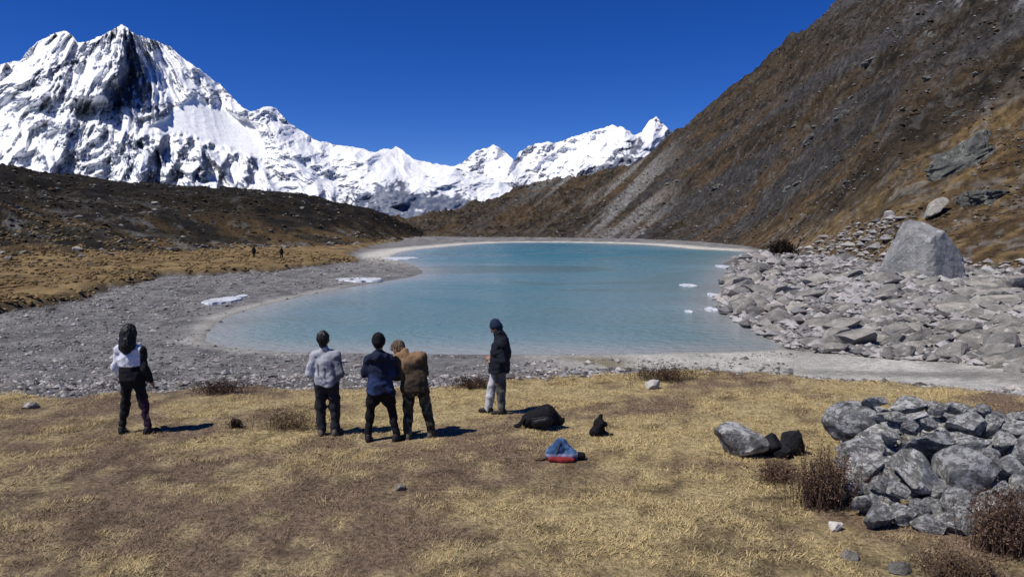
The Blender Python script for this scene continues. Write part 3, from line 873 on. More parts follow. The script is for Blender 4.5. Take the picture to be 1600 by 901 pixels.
def stand_stone(name, px, py, wpx, hpx, mat, label, seed, depth=0.8, rz=0.0, group=None, cut=0.66):
    g = drop_on_ground(px, py + hpx / 2)
    return solo_rock(name, px, py, wpx, hpx * 1.25, g[1] + wpx * 0.3 * g[1] / F_PX, seed, mat, label, depth=depth, rz=rz, sub=3, group=group, cut=cut, rough=0.12)

stand_stone('stone', 1020, 602, 24, 14, M_WHITE_STONE, 'white stone lying alone in the grass near the far edge', 410)
stand_stone('stone', 1306, 823, 22, 14, M_WHITE_STONE, 'small white stone in the grass before the stone wall', 411)
stand_stone('stone', 1330, 868, 30, 16, M_SHORE, 'flat pale stone in the grass below the stone wall', 412)
stand_stone('stone', 1404, 888, 40, 18, M_SHORE, 'pale stone at the bottom edge below the stone wall', 413)
stand_stone('stone', 626, 762, 17, 9, M_SHORE, 'small pale stone in the middle of the grass', 414)
stand_stone('stone', 48, 634, 26, 10, M_SHORE, 'flat pale stone in grass at the left shore edge', 415)
stand_stone('mottled_rock', 1158, 692, 84, 48, M_STONE, 'mottled white and grey rock beside three blackish rocks', 431, 0.7)

# ------------------------------------------------------------------ the tumbled dry stone wall
WALL = [(1331, 657, 92, 62, 0, 0), (1343, 701, 64, 37, 0, 1), (1365, 628, 42, 20, 0, 2), (1414, 633, 66, 28, -4, 3), (1400, 650, 34, 16, 0, 4), (1451, 662, 27, 25, 0, 5), (1462, 637, 32, 22, 0, 6),
        (1495, 637, 42, 20, 0, 7), (1505, 660, 74, 33, 0, 8), (1553, 661, 30, 28, 0, 9), (1587, 668, 54, 25, 0, 1), (1450, 693, 74, 42, -12, 2), (1565, 690, 47, 33, 0, 3), (1602, 702, 44, 44, 0, 4),
        (1434, 742, 104, 46, 48, 7), (1508, 733, 84, 70, 10, 6), (1577, 735, 64, 50, 0, 5), (1497, 785, 52, 50, 0, 0), (1490, 815, 64, 46, -15, 8), (1350, 733, 62, 40, 0, 9), (1400, 763, 36, 25, 20, 1),
        (1351, 785, 44, 33, 0, 2), (1370, 806, 50, 42, 0, 3), (1448, 818, 46, 28, 10, 4), (1390, 680, 32, 24, 0, 5), (1515, 690, 60, 24, 0, 6), (1438, 795, 42, 26, 25, 7), (1563, 766, 36, 28, 0, 8), (1595, 758, 40, 34, 0, 9),
        (1535, 640, 30, 18, 0, 0), (1610, 650, 50, 22, 0, 3), (1640, 690, 60, 44, 0, 6), (1650, 740, 66, 50, 0, 2), (1545, 800, 60, 44, 0, 1), (1600, 812, 70, 50, 0, 5), (1660, 800, 70, 60, 0, 7), (1405, 720, 34, 26, 30, 8),
        (1470, 765, 30, 24, 0, 9), (1410, 800, 40, 30, 0, 6), (1376, 755, 34, 26, 0, 4), (1316, 722, 30, 22, 40, 7), (1545, 712, 40, 26, 0, 0), (1332, 764, 34, 26, 0, 5), (1420, 668, 36, 22, 0, 8)]
wall_base = drop_on_ground(1450, 832)
wall = empty('dry_stone_wall', tuple(wall_base), 'tumbled dry stone wall of grey lichened boulders in the right foreground', 'stone wall')
wall['kind'] = 'thing'
def wall_depth(px, py):
    return 7.25 + (832 - py) / 210.0 * 2.1 + (0.9 * max(0, (1370 - px) / 80) * max(0, min(1, (830 - py) / 120)))
for i, (px, py, w, h, ang, k) in enumerate(WALL):
    d = wall_depth(px, py)
    c_ = at_depth(np.array(px), np.array(py), d)
    kk = d / F_PX
    sz = (w * kk * 1.02, kk * 1.0 * (0.45 * w + 0.45 * h), h * kk * 1.04)
    o = rock('stone', tuple(c_ - wall_base), sz, (rng.uniform(-.12, .12), math.radians(ang), rng.uniform(-.25, .25) if ang == 0 else 0), 'hi', k, M_STONE, wall)
# the heart of the heap behind the face, and its back
for i in range(95):
    px = rng.uniform(1340, 1660); py = rng.uniform(650, 825)
    d = wall_depth(px, py) + rng.uniform(0.24, 0.5)
    c_ = at_depth(np.array(px), np.array(py), d)
    w = rng.uniform(0.26, 0.44)
    rock('stone', tuple(c_ - wall_base), (w * 1.25, w, w * 0.75), (rng.uniform(-.3, .3), rng.uniform(-.3, .3), rng.uniform(0, 6)), 'hi', int(rng.integers(0, 10)), M_STONE, wall)
for i in range(22):
    px = rng.uniform(1340, 1660)
    d = rng.uniform(10.1, 10.7)
    x = (px - 800) / F_PX * d
    z = gz(x, d) + rng.uniform(0.05, 0.42)
    w = rng.uniform(0.3, 0.5)
    rock('stone', tuple(np.array([x, d, z]) - wall_base), (w * 1.25, w, w * 0.75), (rng.uniform(-.3, .3), rng.uniform(-.3, .3), rng.uniform(0, 6)), 'hi', int(rng.integers(0, 10)), M_STONE, wall)

# ------------------------------------------------------------------ ice
def ice_sheet(px, py, wpx, hpx, z, label, seed, thick=0.04):
    c_ = on_plane(px, py, z)
    a = np.linspace(0, 2 * math.pi, 26, endpoint=False)
    halfx = wpx / 2 * c_[1] / F_PX
    far_y = on_plane(px, py - hpx / 2, z)[1]; near_y = on_plane(px, py + hpx / 2, z)[1]
    halfy = (far_y - near_y) / 2
    r = 0.62 + 0.6 * fbm(np.cos(a) * 2.6 + seed * 3, np.sin(a) * 2.6 + seed, 4, seed, 0.65)
    top = np.stack([np.cos(a) * halfx * r, np.sin(a) * halfy * r, np.full_like(a, thick) + 0.06 * vn2(a * 3, a * 0, seed)], -1)
    V = np.concatenate([top * [0.5, 0.5, 1.25], top, top * [1.06, 1.06, 0] + [0, 0, -0.15], [[0, 0, thick * 1.2]]])
    n = 26; F_ = []
    for i in range(n):
        j = (i + 1) % n
        F_ += [[n + i, n + j, j, i], [2 * n + i, 2 * n + j, n + j, n + i]]
    F_ += [[3 * n, i, (i + 1) % n, (i + 1) % n] for i in range(0)]
    m = bpy.data.meshes.new('ice')
    m.from_pydata([tuple(p) for p in V], [], F_ + [[i, (i + 1) % n, 3 * n] for i in range(n)])
    m.update()
    return put('ice_sheet', m, M_ICE, None, (c_[0], c_[1], max(LAKE_Z, gz(c_[0], c_[1]))), label, 'ice', 'ice left on the lake and its shore')
ice_sheet(560, 437, 74, 6, -2.8, 'long white ice sheet on the spit of the left shore', 1, 0.05)
ice_sheet(348, 468, 50, 10, -2.7, 'white ice patch on the shingle left of the water', 2)
ice_sheet(375, 461, 22, 5, -2.7, 'small ice scrap behind the ice patch on the left shingle', 3)
ice_sheet(626, 403, 60, 4, -2.9, 'white ice strip at the far end of the left shore', 4, 0.08)
ice_sheet(1076, 446, 26, 5, -3.0, 'white ice floe out on the water off the right shore', 5, 0.03)
ice_sheet(1116, 462, 18, 6, -3.0, 'ice lump against the right shore rocks', 6, 0.08)
ice_sheet(1112, 484, 22, 6, -3.0, 'ice floe at the nearest point of the right shore rocks', 7, 0.05)
ice_sheet(1135, 418, 20, 6, -3.0, 'ice heap at the upper edge of the right shore rocks', 9, 0.12)
ice_sheet(1076, 487, 12, 4, -3.0, 'tiny ice floe between the larger floes on the right', 10, 0.03)

# ------------------------------------------------------------------ plants
def twiggy(n, w, dpt, h, seed, tint_a, tint_b):
    """stems fanning from the ground, with small leaves along them"""
    r = np.random.default_rng(seed)
    base = np.stack([r.normal(0, w * 0.22, n), r.normal(0, dpt * 0.22, n), np.zeros(n)], -1)
    a = r.uniform(0, 6.283, n); o = r.uniform(0.1, 1.0, n) ** 0.7
    tip = base + np.stack([np.cos(a) * o * w * 0.42, np.sin(a) * o * dpt * 0.42, h * (1 - 0.55 * o ** 2) * r.uniform(0.6, 1.1, n)], -1)
    midp = (base + tip) / 2 + np.stack([r.normal(0, w * .04, n), r.normal(0, w * .04, n), np.full(n, h * 0.10)], -1)
    side = np.stack([-np.sin(a), np.cos(a), np.zeros(n)], -1) * 0.0035
    SV = np.stack([base - side, base + side, midp + side * .8, midp - side * .8, tip + side * .3, tip - side * .3], 1)
    i = np.arange(n) * 6
    SF = np.concatenate([np.stack([i, i + 1, i + 2, i + 3], -1), np.stack([i + 3, i + 2, i + 4, i + 5], -1)])
    k = 16
    t = r.uniform(0.2, 1.05, (n, k, 1))
    p = np.where(t < 0.5, base[:, None] + (midp - base)[:, None] * (t / 0.5), midp[:, None] + (tip - midp)[:, None] * ((t - 0.5) / 0.5)) + r.normal(0, 0.02, (n, k, 3))
    p = p.reshape(-1, 3); m = len(p)
    u = r.normal(size=(m, 3)); u /= np.linalg.norm(u, axis=1, keepdims=True)
    w2 = np.cross(u, r.normal(size=(m, 3))); w2 /= np.linalg.norm(w2, axis=1, keepdims=True)
    ln = r.uniform(0.006, 0.017, (m, 1)); wd = ln * 0.5
    LV = np.stack([p - u * ln, p + w2 * wd, p + u * ln, p - w2 * wd], 1)
    j = np.arange(m) * 4
    LF = np.stack([j, j + 1, j + 2, j + 3], -1)
    tint = np.repeat(mixc(tint_a, tint_b, r.uniform(size=m)), 4, 0)
    return SV.reshape(-1, 3), SF, LV.reshape(-1, 3), LF, tint

def shrub(px, py, wpx, hpx, label, seed, n=150, a=(0.06, 0.038, 0.030), b=(0.21, 0.135, 0.09), dpt=0.7, group='brown dwarf shrubs in the grass'):
    g = drop_on_ground(px, py)
    k = g[1] / F_PX
    e = empty('shrub', tuple(g), label, 'shrub', group)
    sv, sf, lv, lf, t = twiggy(n, wpx * k, wpx * k * dpt, hpx * k, seed, a, b)
    put('stems', mesh_from('stems', sv, sf), M_TWIG, e)
    put('foliage', mesh_from('foliage', lv, lf, t, False), M_SCRUB, e)
    return e
shrub(1286, 790, 95, 105, 'reddish brown twiggy shrub at the left end of the stone wall', 501, 330)
shrub(1575, 860, 120, 115, 'dark brown shrub in front of the stone wall at the right edge', 502, 380)
shrub(1215, 752, 70, 40, 'small withered shrub below the blackish rocks', 503, 130)
shrub(1358, 770, 60, 50, 'grey brown shrub growing out of the wall stones', 504, 120)
shrub(1036, 594, 96, 26, 'low dark red shrub at the grass edge behind the white stone', 505, 260, (0.02, 0.013, 0.011), (0.075, 0.042, 0.03), 0.5)
shrub(740, 606, 70, 20, 'low dark shrub at the grass edge behind the bowed person', 506, 170, (0.02, 0.014, 0.011), (0.09, 0.05, 0.034), 0.5)
shrub(345, 614, 80, 24, 'low dark red shrub at the grass edge right of the leftmost person', 507, 200, (0.02, 0.014, 0.011), (0.09, 0.05, 0.034), 0.5)
shrub(367, 668, 20, 16, 'tiny dark tussock in the grass right of the leftmost person', 508, 60, (0.015, 0.012, 0.009), (0.05, 0.035, 0.022))
shrub(452, 668, 95, 32, 'spreading dry shrub in the grass left of the pale grey jacket', 509, 150, (0.09, 0.065, 0.04), (0.26, 0.19, 0.10), 0.8)
shrub(1500, 905, 120, 40, 'dry shrub in the bottom right corner of the grass', 512, 200, (0.05, 0.035, 0.025), (0.15, 0.10, 0.06), 0.9)
# round dark bush by the water on the far right shore
bx = np.array([1222.0, 398.0]); bd = 150.0
bp = at_depth(bx[0], bx[1], bd)
bz = float(land_z(np.array([bp[0]]), np.array([bp[1]]))[0])
eb = empty('bush', (bp[0], bp[1], bz - 0.2), 'round dark bush by the water on the far right shore', 'bush')
sv, sf, lv, lf, t = twiggy(260, 4.6, 4.0, 3.4, 520, (0.012, 0.010, 0.008), (0.045, 0.030, 0.022))
lv = lv.reshape(-1, 4, 3); cc_ = lv.mean(1, keepdims=True); lv = (cc_ + (lv - cc_) * 16).reshape(-1, 3)
put('stems', mesh_from('stems', sv, sf), M_TWIG, eb)
put('foliage', mesh_from('foliage', lv, lf, t, False), M_SCRUB, eb)

# dry grass, uncountable blades
N = 110000
y_ = np.sqrt(rng.uniform(4.6 ** 2, 16.2 ** 2, N)); x_ = rng.uniform(-0.80, 0.80, N) * (y_ + 0.6)
e_ = ground_fields(x_, y_)[1]
k = e_ < 0.15
x_, y_ = x_[k], y_[k]
cl = fbm(x_ / 0.5, y_ / 0.5, 3, 91)
k = rng.uniform(size=len(x_)) < sm(0.25, 0.6, cl) * 0.85 + 0.15
x_, y_, cl = x_[k], y_[k], cl[k]; n_ = len(x_)
zz = ground_z(x_, y_)
tc_ = turf_colour(x_, y_)
B = 5
hgt = (0.012 + 0.024 * sm(0.45, 0.8, cl) * sm(0.2, 0.3, tc_[:, 0]) + 0.02 * rng.uniform(size=n_))
bx_ = np.repeat(x_, B) + rng.normal(0, 0.022, n_ * B); by_ = np.repeat(y_, B) + rng.normal(0, 0.022, n_ * B); bz_ = np.repeat(zz, B) - 0.004
bh = np.repeat(hgt, B) * rng.uniform(0.5, 1.25, n_ * B)
an = rng.uniform(0, 6.283, n_ * B); ln = rng.uniform(0.5, 2.6, n_ * B)
wd = rng.uniform(0.0025, 0.006, n_ * B)
b0 = np.stack([bx_, by_, bz_], -1)
sd_ = np.stack([np.cos(an + 1.57), np.sin(an + 1.57), np.zeros_like(an)], -1) * wd[:, None]
tp = b0 + np.stack([np.cos(an) * ln * bh, np.sin(an) * ln * bh, bh], -1)
GV = np.stack([b0 - sd_, b0 + sd_, tp], 1).reshape(-1, 3)
GF = np.arange(len(GV)).reshape(-1, 3)
bc = np.repeat(tc_, B, 0) * rng.uniform(0.7, 1.45, (n_ * B, 1))
put('dry_grass', mesh_from('dry_grass', GV, GF, np.repeat(bc, 3, 0), False), M_GRASS, kind='stuff', label='short dry straw-coloured grass covering the foreground flat', cat='grass')
# coarse grass of the far meadow
N = 9000
y_ = np.exp(rng.uniform(math.log(34), math.log(140), N)); x_ = rng.uniform(-820, -190, N) / F_PX * y_
s_, e_, m_ = ground_fields(x_, y_)
k = (m_ > 0.1) & (fbm(x_ / 3, y_ / 3, 3, 95) > 0.42)
x_, y_ = x_[k], y_[k]; n_ = len(x_)
zz = land_z(x_, y_)
sz = rng.uniform(0.2, 0.42, n_) * (0.7 + y_ / 150)
siz = np.stack([sz * 1.3, sz, sz * 0.7], -1)
ti = mixc((0.09, 0.06, 0.028), (0.25, 0.175, 0.08), rng.uniform(size=n_))
v, f, c = merge(ROCKS_LO, rng.integers(0, 8, n_), np.stack([x_, y_, zz + siz[:, 2] * .05], -1), siz, rng.uniform(0, 6.28, n_), ti)
put('meadow_grass', mesh_from('meadow_grass', v, f, c, False), M_SCRUB, kind='stuff', label='ochre tussock grass of the meadow on the far left shore', cat='grass')

# ------------------------------------------------------------------ soft bodies from blended volumes
def surface_nets(Fv, org, h):
    nx, ny, nz = Fv.shape
    ins = Fv < 0
    c = [ins[a:nx - 1 + a, b:ny - 1 + b, d:nz - 1 + d] for a in (0, 1) for b in (0, 1) for d in (0, 1)]
    cnt_ = sum(x.astype(np.int8) for x in c)
    act = (cnt_ > 0) & (cnt_ < 8)
    I, J, K = np.nonzero(act)
    idx = -np.ones(act.shape, np.int64); idx[I, J, K] = np.arange(len(I))
    acc = np.zeros((len(I), 3)); num = np.zeros(len(I))
    corners = [(a, b, d) for a in (0, 1) for b in (0, 1) for d in (0, 1)]
    for a in corners:
        for ax in range(3):
            if a[ax]: continue
            b = list(a); b[ax] = 1
            fa = Fv[I + a[0], J + a[1], K + a[2]]; fb = Fv[I + b[0], J + b[1], K + b[2]]
            m = (fa < 0) != (fb < 0)
            t = np.where(m, fa / np.where(m, fa - fb, 1), 0)
            p = np.array(a, float) + np.zeros((len(I), 3)); p[:, ax] += t
            acc += p * m[:, None]; num += m
    V = (np.stack([I, J, K], -1) + acc / num[:, None]) * h + org
    Q = []
    for ax in range(3):
        lo_ = [slice(None)] * 3; hi_ = [slice(None)] * 3
        lo_[ax] = slice(0, -1); hi_[ax] = slice(1, None)
        A, Bq = ins[tuple(lo_)], ins[tuple(hi_)]
        e = np.stack(np.nonzero(A != Bq), -1)
        o1, o2 = [(1, 2), (2, 0), (0, 1)][ax]
        e = e[(e[:, o1] > 0) & (e[:, o2] > 0) & (e[:, o1] < Fv.shape[o1] - 1) & (e[:, o2] < Fv.shape[o2] - 1)]
        flip = ~A[e[:, 0], e[:, 1], e[:, 2]]
        q = []
        for d1, d2 in ((1, 1), (0, 1), (0, 0), (1, 0)):
            g = e.copy(); g[:, o1] -= d1; g[:, o2] -= d2
            q.append(idx[g[:, 0], g[:, 1], g[:, 2]])
        q = np.stack(q, -1); q[flip] = q[flip][:, ::-1]
        Q.append(q)
    return V, np.concatenate(Q)

def vol(prims, h=0.011, fold=0.0, ffreq=14.0, seed=1, fstretch=(1, 1, 0.5), zmin=None):
    """prims: dict(a=, b=, r=(r0, r1), k=blend, flat=(dir, factor))"""
    lo_ = np.min([np.minimum(p['a'], p['b']) - max(p['r']) for p in prims], 0) - 0.06
    hi_ = np.max([np.maximum(p['a'], p['b']) + max(p['r']) for p in prims], 0) + 0.06
    n = np.ceil((hi_ - lo_) / h).astype(int) + 1
    Fv = np.full(n, 0.3)
    for p in prims:
        a = np.asarray(p['a'], float); b = np.asarray(p['b'], float); r0, r1 = p['r']; k = p.get('k', 0.03)
        m = max(r0, r1) + k + 0.05
        i0 = np.maximum(((np.minimum(a, b) - m - lo_) / h).astype(int), 0)
        i1 = np.minimum(((np.maximum(a, b) + m - lo_) / h).astype(int) + 2, n)
        gx, gy, gz_ = [lo_[q] + np.arange(i0[q], i1[q]) * h for q in range(3)]
        Pg = np.stack(np.meshgrid(gx, gy, gz_, indexing='ij'), -1)
        if 'flat' in p:
            d_, f_ = p['flat']; d_ = np.asarray(d_, float)
            off = (Pg - (a + b) / 2) @ d_
            Pg = Pg + off[..., None] * d_ * (1 / f_ - 1)
        ab = b - a
        t = np.clip(((Pg - a) @ ab) / (ab @ ab + 1e-12), 0, 1)
        d = np.linalg.norm(Pg - a - t[..., None] * ab, axis=-1) - (r0 + (r1 - r0) * t)
        if 'flat' in p: d = d * 0.8
        sub = Fv[i0[0]:i1[0], i0[1]:i1[1], i0[2]:i1[2]]
        if p.get('cut'):
            sub[...] = np.maximum(sub, -d)
        else:
            hh = np.clip(0.5 + 0.5 * (sub - d) / k, 0, 1)
            sub[...] = sub * (1 - hh) + d * hh - k * hh * (1 - hh)
    if fold:
        gx, gy, gz_ = [lo_[q] + np.arange(n[q]) * h for q in range(3)]
        near = np.abs(Fv) < 0.05
        ii = np.nonzero(near)
        x, y, z = gx[ii[0]], gy[ii[1]], gz_[ii[2]]
        Fv[ii] += fold * 2 * (vn3(x * ffreq * fstretch[0] + seed, y * ffreq * fstretch[1], z * ffreq * fstretch[2], seed) - 0.5) \
                  + fold * (vn3(x * ffreq * 2.3, y * ffreq * 2.3 + seed, z * ffreq * 2.3, seed + 3) - 0.5)
    if zmin is not None:
        gx, gy, gz_ = [lo_[q] + np.arange(n[q]) * h for q in range(3)]
        cutp = zmin + 0.02 * np.sin(gx * 21 + seed)[:, None, None] + 0.012 * np.sin(gy * 33)[None, :, None] - gz_[None, None, :]
        hh = np.clip(0.5 + 0.5 * (Fv - cutp) / -0.012, 0, 1)
        Fv = np.maximum(Fv, cutp)
    return surface_nets(Fv, lo_, h)

def C3(a, b, r0, r1=None, k=0.03, **kw):
    return dict(a=np.array(a, float), b=np.array(b, float), r=(r0, r0 if r1 is None else r1), k=k, **kw)

def soft(name, prims, mat, parent, colour=None, h=0.011, fold=0.0, label=None, **kw):
    V_, F_ = vol(prims, h, fold, **kw)
    col = colour(V_) if colour is not None else None
    return put(name, mesh_from(name, V_, F_, col, True), mat, parent, label=label)

def hand(w, d, s, curl=0.6):
    """palm, four unequal bent fingers and a thumb; d along the forearm, s towards the thumb"""
    w = np.array(w, float); d = np.array(d, float); d /= np.linalg.norm(d)
    s = np.array(s, float); s -= d * (s @ d); s /= np.linalg.norm(s)
    n = np.cross(d, s)
    P_ = [C3(w, w + d * 0.03, 0.026, 0.026, 0.02)]
    for o in (-0.026, -0.009, 0.009, 0.026):
        P_.append(C3(w + d * 0.015 + s * o * 0.6, w + d * 0.088 + s * o, 0.015, 0.013, 0.012))
    for o, L in ((-0.028, 0.052), (-0.0095, 0.068), (0.0095, 0.073), (0.028, 0.064)):
        b0 = w + d * 0.088 + s * o
        c1 = math.cos(curl), math.sin(curl); c2 = math.cos(curl * 2.1), math.sin(curl * 2.1)
        b1 = b0 + (d * c1[0] + n * c1[1]) * L * 0.52; b2 = b1 + (d * c2[0] + n * c2[1]) * L * 0.5
        P_ += [C3(b0, b1, 0.0092, 0.0086, 0.004), C3(b1, b2, 0.0086, 0.0075, 0.004)]
    t0 = w + d * 0.025 + s * 0.026; t1 = t0 + d * 0.028 + s * 0.026 + n * 0.008; t2 = t1 + d * 0.03 + s * 0.004 + n * 0.012
    P_ += [C3(t0, t1, 0.013, 0.011, 0.01), C3(t1, t2, 0.0105, 0.0085, 0.005)]
    return P_

def person(px, py, label, J, style, face, group='people standing on the grass looking at the lake', rz=0.0):
    """J: joints in metres, x to the right and y away from the camera, measured from the ground between the feet"""
    g = drop_on_ground(px, py)
    e = empty('person', tuple(g), label, 'person', group)
    J = {k: np.array(v, float) for k, v in J.items()}
    fx = np.array([face[0], face[1], 0.0]); fx /= np.linalg.norm(fx)              # the way the body faces
    hf = np.array(style.get('look', (face[0], face[1], 0.0)), float); hf /= np.linalg.norm(hf)
    sidev = np.cross(fx, [0, 0, 1.0])                                             # to the person's own right
    hs = np.cross(hf, [0, 0, 1.0]); hs /= np.linalg.norm(hs); hu = np.cross(hs, hf)
    hd = J['head'] = J['head'] - [0, 0, 0.015]
    # body: one skin surface, head with face, hands with fingers
    P_ = [C3(hd + hu * 0.025 - hf * 0.012, hd + hu * 0.03 - hf * 0.012, 0.088, 0.088, 0.03), C3(hd - hu * 0.03 + hf * 0.025, hd - hu * 0.07 + hf * 0.045, 0.066, 0.046, 0.04),
          C3(hd + hf * 0.088 + hu * 0.012, hd + hf * 0.108 - hu * 0.022, 0.009, 0.014, 0.012), C3(hd + hf * 0.083 - hs * 0.035 + hu * 0.026, hd + hf * 0.083 + hs * 0.035 + hu * 0.026, 0.012, 0.012, 0.015),
          C3(hd + hf * 0.088 - hs * 0.018 - hu * 0.058, hd + hf * 0.088 + hs * 0.018 - hu * 0.058, 0.008, 0.008, 0.008),
          C3(hd + hf * 0.078 + hs * 0.032 + hu * 0.008, hd + hf * 0.079 + hs * 0.032 + hu * 0.008, 0.013, 0.013, 0.003), C3(hd + hf * 0.078 - hs * 0.032 + hu * 0.008, hd + hf * 0.079 - hs * 0.032 + hu * 0.008, 0.013, 0.013, 0.003)]
    for s_ in (-1, 1):
        P_.append(C3(hd + hs * 0.086 * s_ + hu * 0.016 - hf * 0.008, hd + hs * 0.084 * s_ - hu * 0.02, 0.012, 0.009, 0.008))
    chest, pel = J['chest'], J['pelvis']
    P_ += [C3(hd - hu * 0.07 - hf * 0.01, J['neck'], 0.048, 0.055, 0.03), C3(J['neck'], chest, 0.055, 0.08, 0.04), C3(chest, pel, 0.08, 0.085, 0.04)]
    for q in 'LR':
        P_ += [C3(J['neck'] * 0.3 + J['sh' + q] * 0.7, J['sh' + q], 0.05, 0.048, 0.04), C3(J['sh' + q], J['el' + q], 0.045, 0.036, 0.02), C3(J['el' + q], J['wr' + q], 0.036, 0.026, 0.015),
               C3(J['hip' + q], J['kn' + q], 0.07, 0.048, 0.03), C3(J['kn' + q], J['an' + q], 0.05, 0.035, 0.02), C3(J['an' + q], J['an' + q] + fx * 0.12 - [0, 0, 0.045], 0.033, 0.026, 0.02)]
        wd_ = J['wr' + q] - J['el' + q]
        th = fx * 0.9 + sidev * (-0.5 if q == 'R' else 0.5) + np.array([0, 0, 0.3])
        P_ += hand(J['wr' + q], wd_, th, style.get('curl', 0.6)) if q == 'L' else hand(J['wr' + q], wd_, th, style.get('curl', 0.6))
    soft('body', P_, M_SKIN, e, h=0.0105)
    # jacket
    jr = style.get('jr', 1.0)
    hem = J['hem']
    jk = [C3(J['neck'] - [0, 0, 0.03], chest, 0.085 * jr, 0.165 * jr, 0.07, flat=(fx, 0.72)), C3(chest, pel + [0, 0, 0.06], 0.165 * jr, 0.15 * jr, 0.06, flat=(fx, 0.74)),
          C3(pel + [0, 0, 0.06], hem - [0, 0, 0.06], 0.15 * jr, style.get('hemr', 0.165) * jr, 0.05, flat=(fx, 0.86)), C3(J['neck'] - [0, 0, 0.02], J['neck'] + hu * 0.02, 0.072, 0.066, 0.02)]
    ar = style.get('ar', 1.0)
    for q in 'LR':
        jk += [C3(J['neck'] * 0.4 + J['sh' + q] * 0.6 - [0, 0, 0.015], J['sh' + q], 0.075, 0.078 * ar, 0.05), C3(J['sh' + q], J['el' + q], 0.072 * ar, 0.056 * ar, 0.03),
               C3(J['el' + q], J['wr' + q] - (J['wr' + q] - J['el' + q]) * 0.04, 0.056 * ar, 0.041 * ar, 0.02)]
    for q, sg in (('L', -1), ('R', 1)):
        jk.append(C3(pel + sidev * sg * 0.055 + [0, 0, 0.05], hem + sidev * sg * 0.085 - [0, 0, 0.08], 0.115 * jr, 0.128 * jr, 0.05))
    jk += style.get('jacket_extra', [])
    soft('jacket', jk, style['jm'], e, style.get('jcol'), 0.013, style.get('jfold', 0.015), seed=int(px), ffreq=style.get('jfreq', 13), fstretch=style.get('jst', (0.8, 0.8, 1.1)), zmin=hem[2] - 0.02)
    # trousers
    tr = style.get('tr', 1.0)
    tz = [C3(pel + [0, 0, 0.05], pel - [0, 0, 0.02], 0.135, 0.135, 0.05, flat=(fx, 0.78))]
    for q in 'LR':
        an = J['an' + q]
        tz += [C3(J['hip' + q], J['kn' + q], 0.096 * tr, 0.072 * tr, 0.045), C3(J['kn' + q], an - [0, 0, 0.0], 0.072 * tr, style.get('cuff', 0.058) * tr, 0.02)]
    tz += style.get('trouser_extra', [])
    soft('trousers', tz, style['tm'], e, style.get('tcol'), 0.0135, 0.014, seed=int(px) + 5, ffreq=11, fstretch=(0.9, 0.9, 1.3))
    for q in 'LR':
        an = J['an' + q]; to = np.array(style.get('toe' + q, fx), float); to /= np.linalg.norm(to)
        low = np.array([an[0], an[1], 0.0])
        soft('shoe', [C3(low + [0, 0, 0.075] - to * 0.02, low + [0, 0, 0.04] - to * 0.045, 0.05, 0.042, 0.02), C3(low + [0, 0, 0.045], low + to * 0.14 + [0, 0, 0.033], 0.046, 0.036, 0.03), C3(low + [0, 0, 0.018] - to * 0.05, low + to * 0.15 + [0, 0, 0.018], 0.038, 0.036, 0.01)],
             style['sm'], e, h=0.011)
    if 'hair' in style:
        soft('hair', style['hair'](hd, hf, hs, hu, J), style.get('hm', M_HAIR), e, h=0.0085, fold=style.get('hfold', 0.010), ffreq=48, seed=int(px) + 9, fstretch=(1, 1, 0.22))
    if 'hat' in style:
        soft('hat', style['hat'](hd, hf, hs, hu), style['hatm'], e, h=0.0095, fold=0.003, ffreq=30, seed=int(px) + 9)
    return e, J, fx, sidev

def short_hair(hd, hf, hs, hu, J):
    return [C3(hd + hu * 0.042 - hf * 0.02, hd + hu * 0.05 - hf * 0.012, 0.095, 0.093, 0.03), C3(hd - hf * 0.045 + hu * 0.02, hd - hf * 0.05 - hu * 0.045, 0.075, 0.055, 0.03),
            C3(hd + hu * 0.11 + hf * 0.02, hd + hu * 0.125 - hf * 0.02, 0.035, 0.03, 0.03), C3(hd + hf * 0.08 + hu * 0.075, hd + hf * 0.05 + hu * 0.09, 0.022, 0.03, 0.03)]
def long_hair(hd, hf, hs, hu, J):
    nk = J['neck']
    return [C3(hd + hu * 0.04 - hf * 0.02, hd + hu * 0.05 - hf * 0.012, 0.098, 0.096, 0.03), C3(hd - hf * 0.05, nk - hf * 0.095 + hu * 0.02, 0.095, 0.085, 0.04),
            C3(hd - hf * 0.03 - hs * 0.055, nk - hf * 0.07 - hs * 0.075 - hu * 0.03, 0.062, 0.055, 0.04), C3(hd - hf * 0.03 + hs * 0.055, nk - hf * 0.07 + hs * 0.065 - hu * 0.02, 0.062, 0.05, 0.04),
            C3(nk - hf * 0.095, nk - hf * 0.125 - hu * 0.06, 0.08, 0.05, 0.04)]
def beanie(hd, hf, hs, hu):
    return [C3(hd + hu * 0.04 - hf * 0.015, hd + hu * 0.058 - hf * 0.02, 0.101, 0.094, 0.03), C3(hd + hu * 0.06 - hf * 0.02, hd + hu * 0.095 - hf * 0.035, 0.086, 0.06, 0.03),
            C3(hd - hf * 0.05 + hu * 0.0, hd - hf * 0.05 - hu * 0.015, 0.07, 0.066, 0.03)]

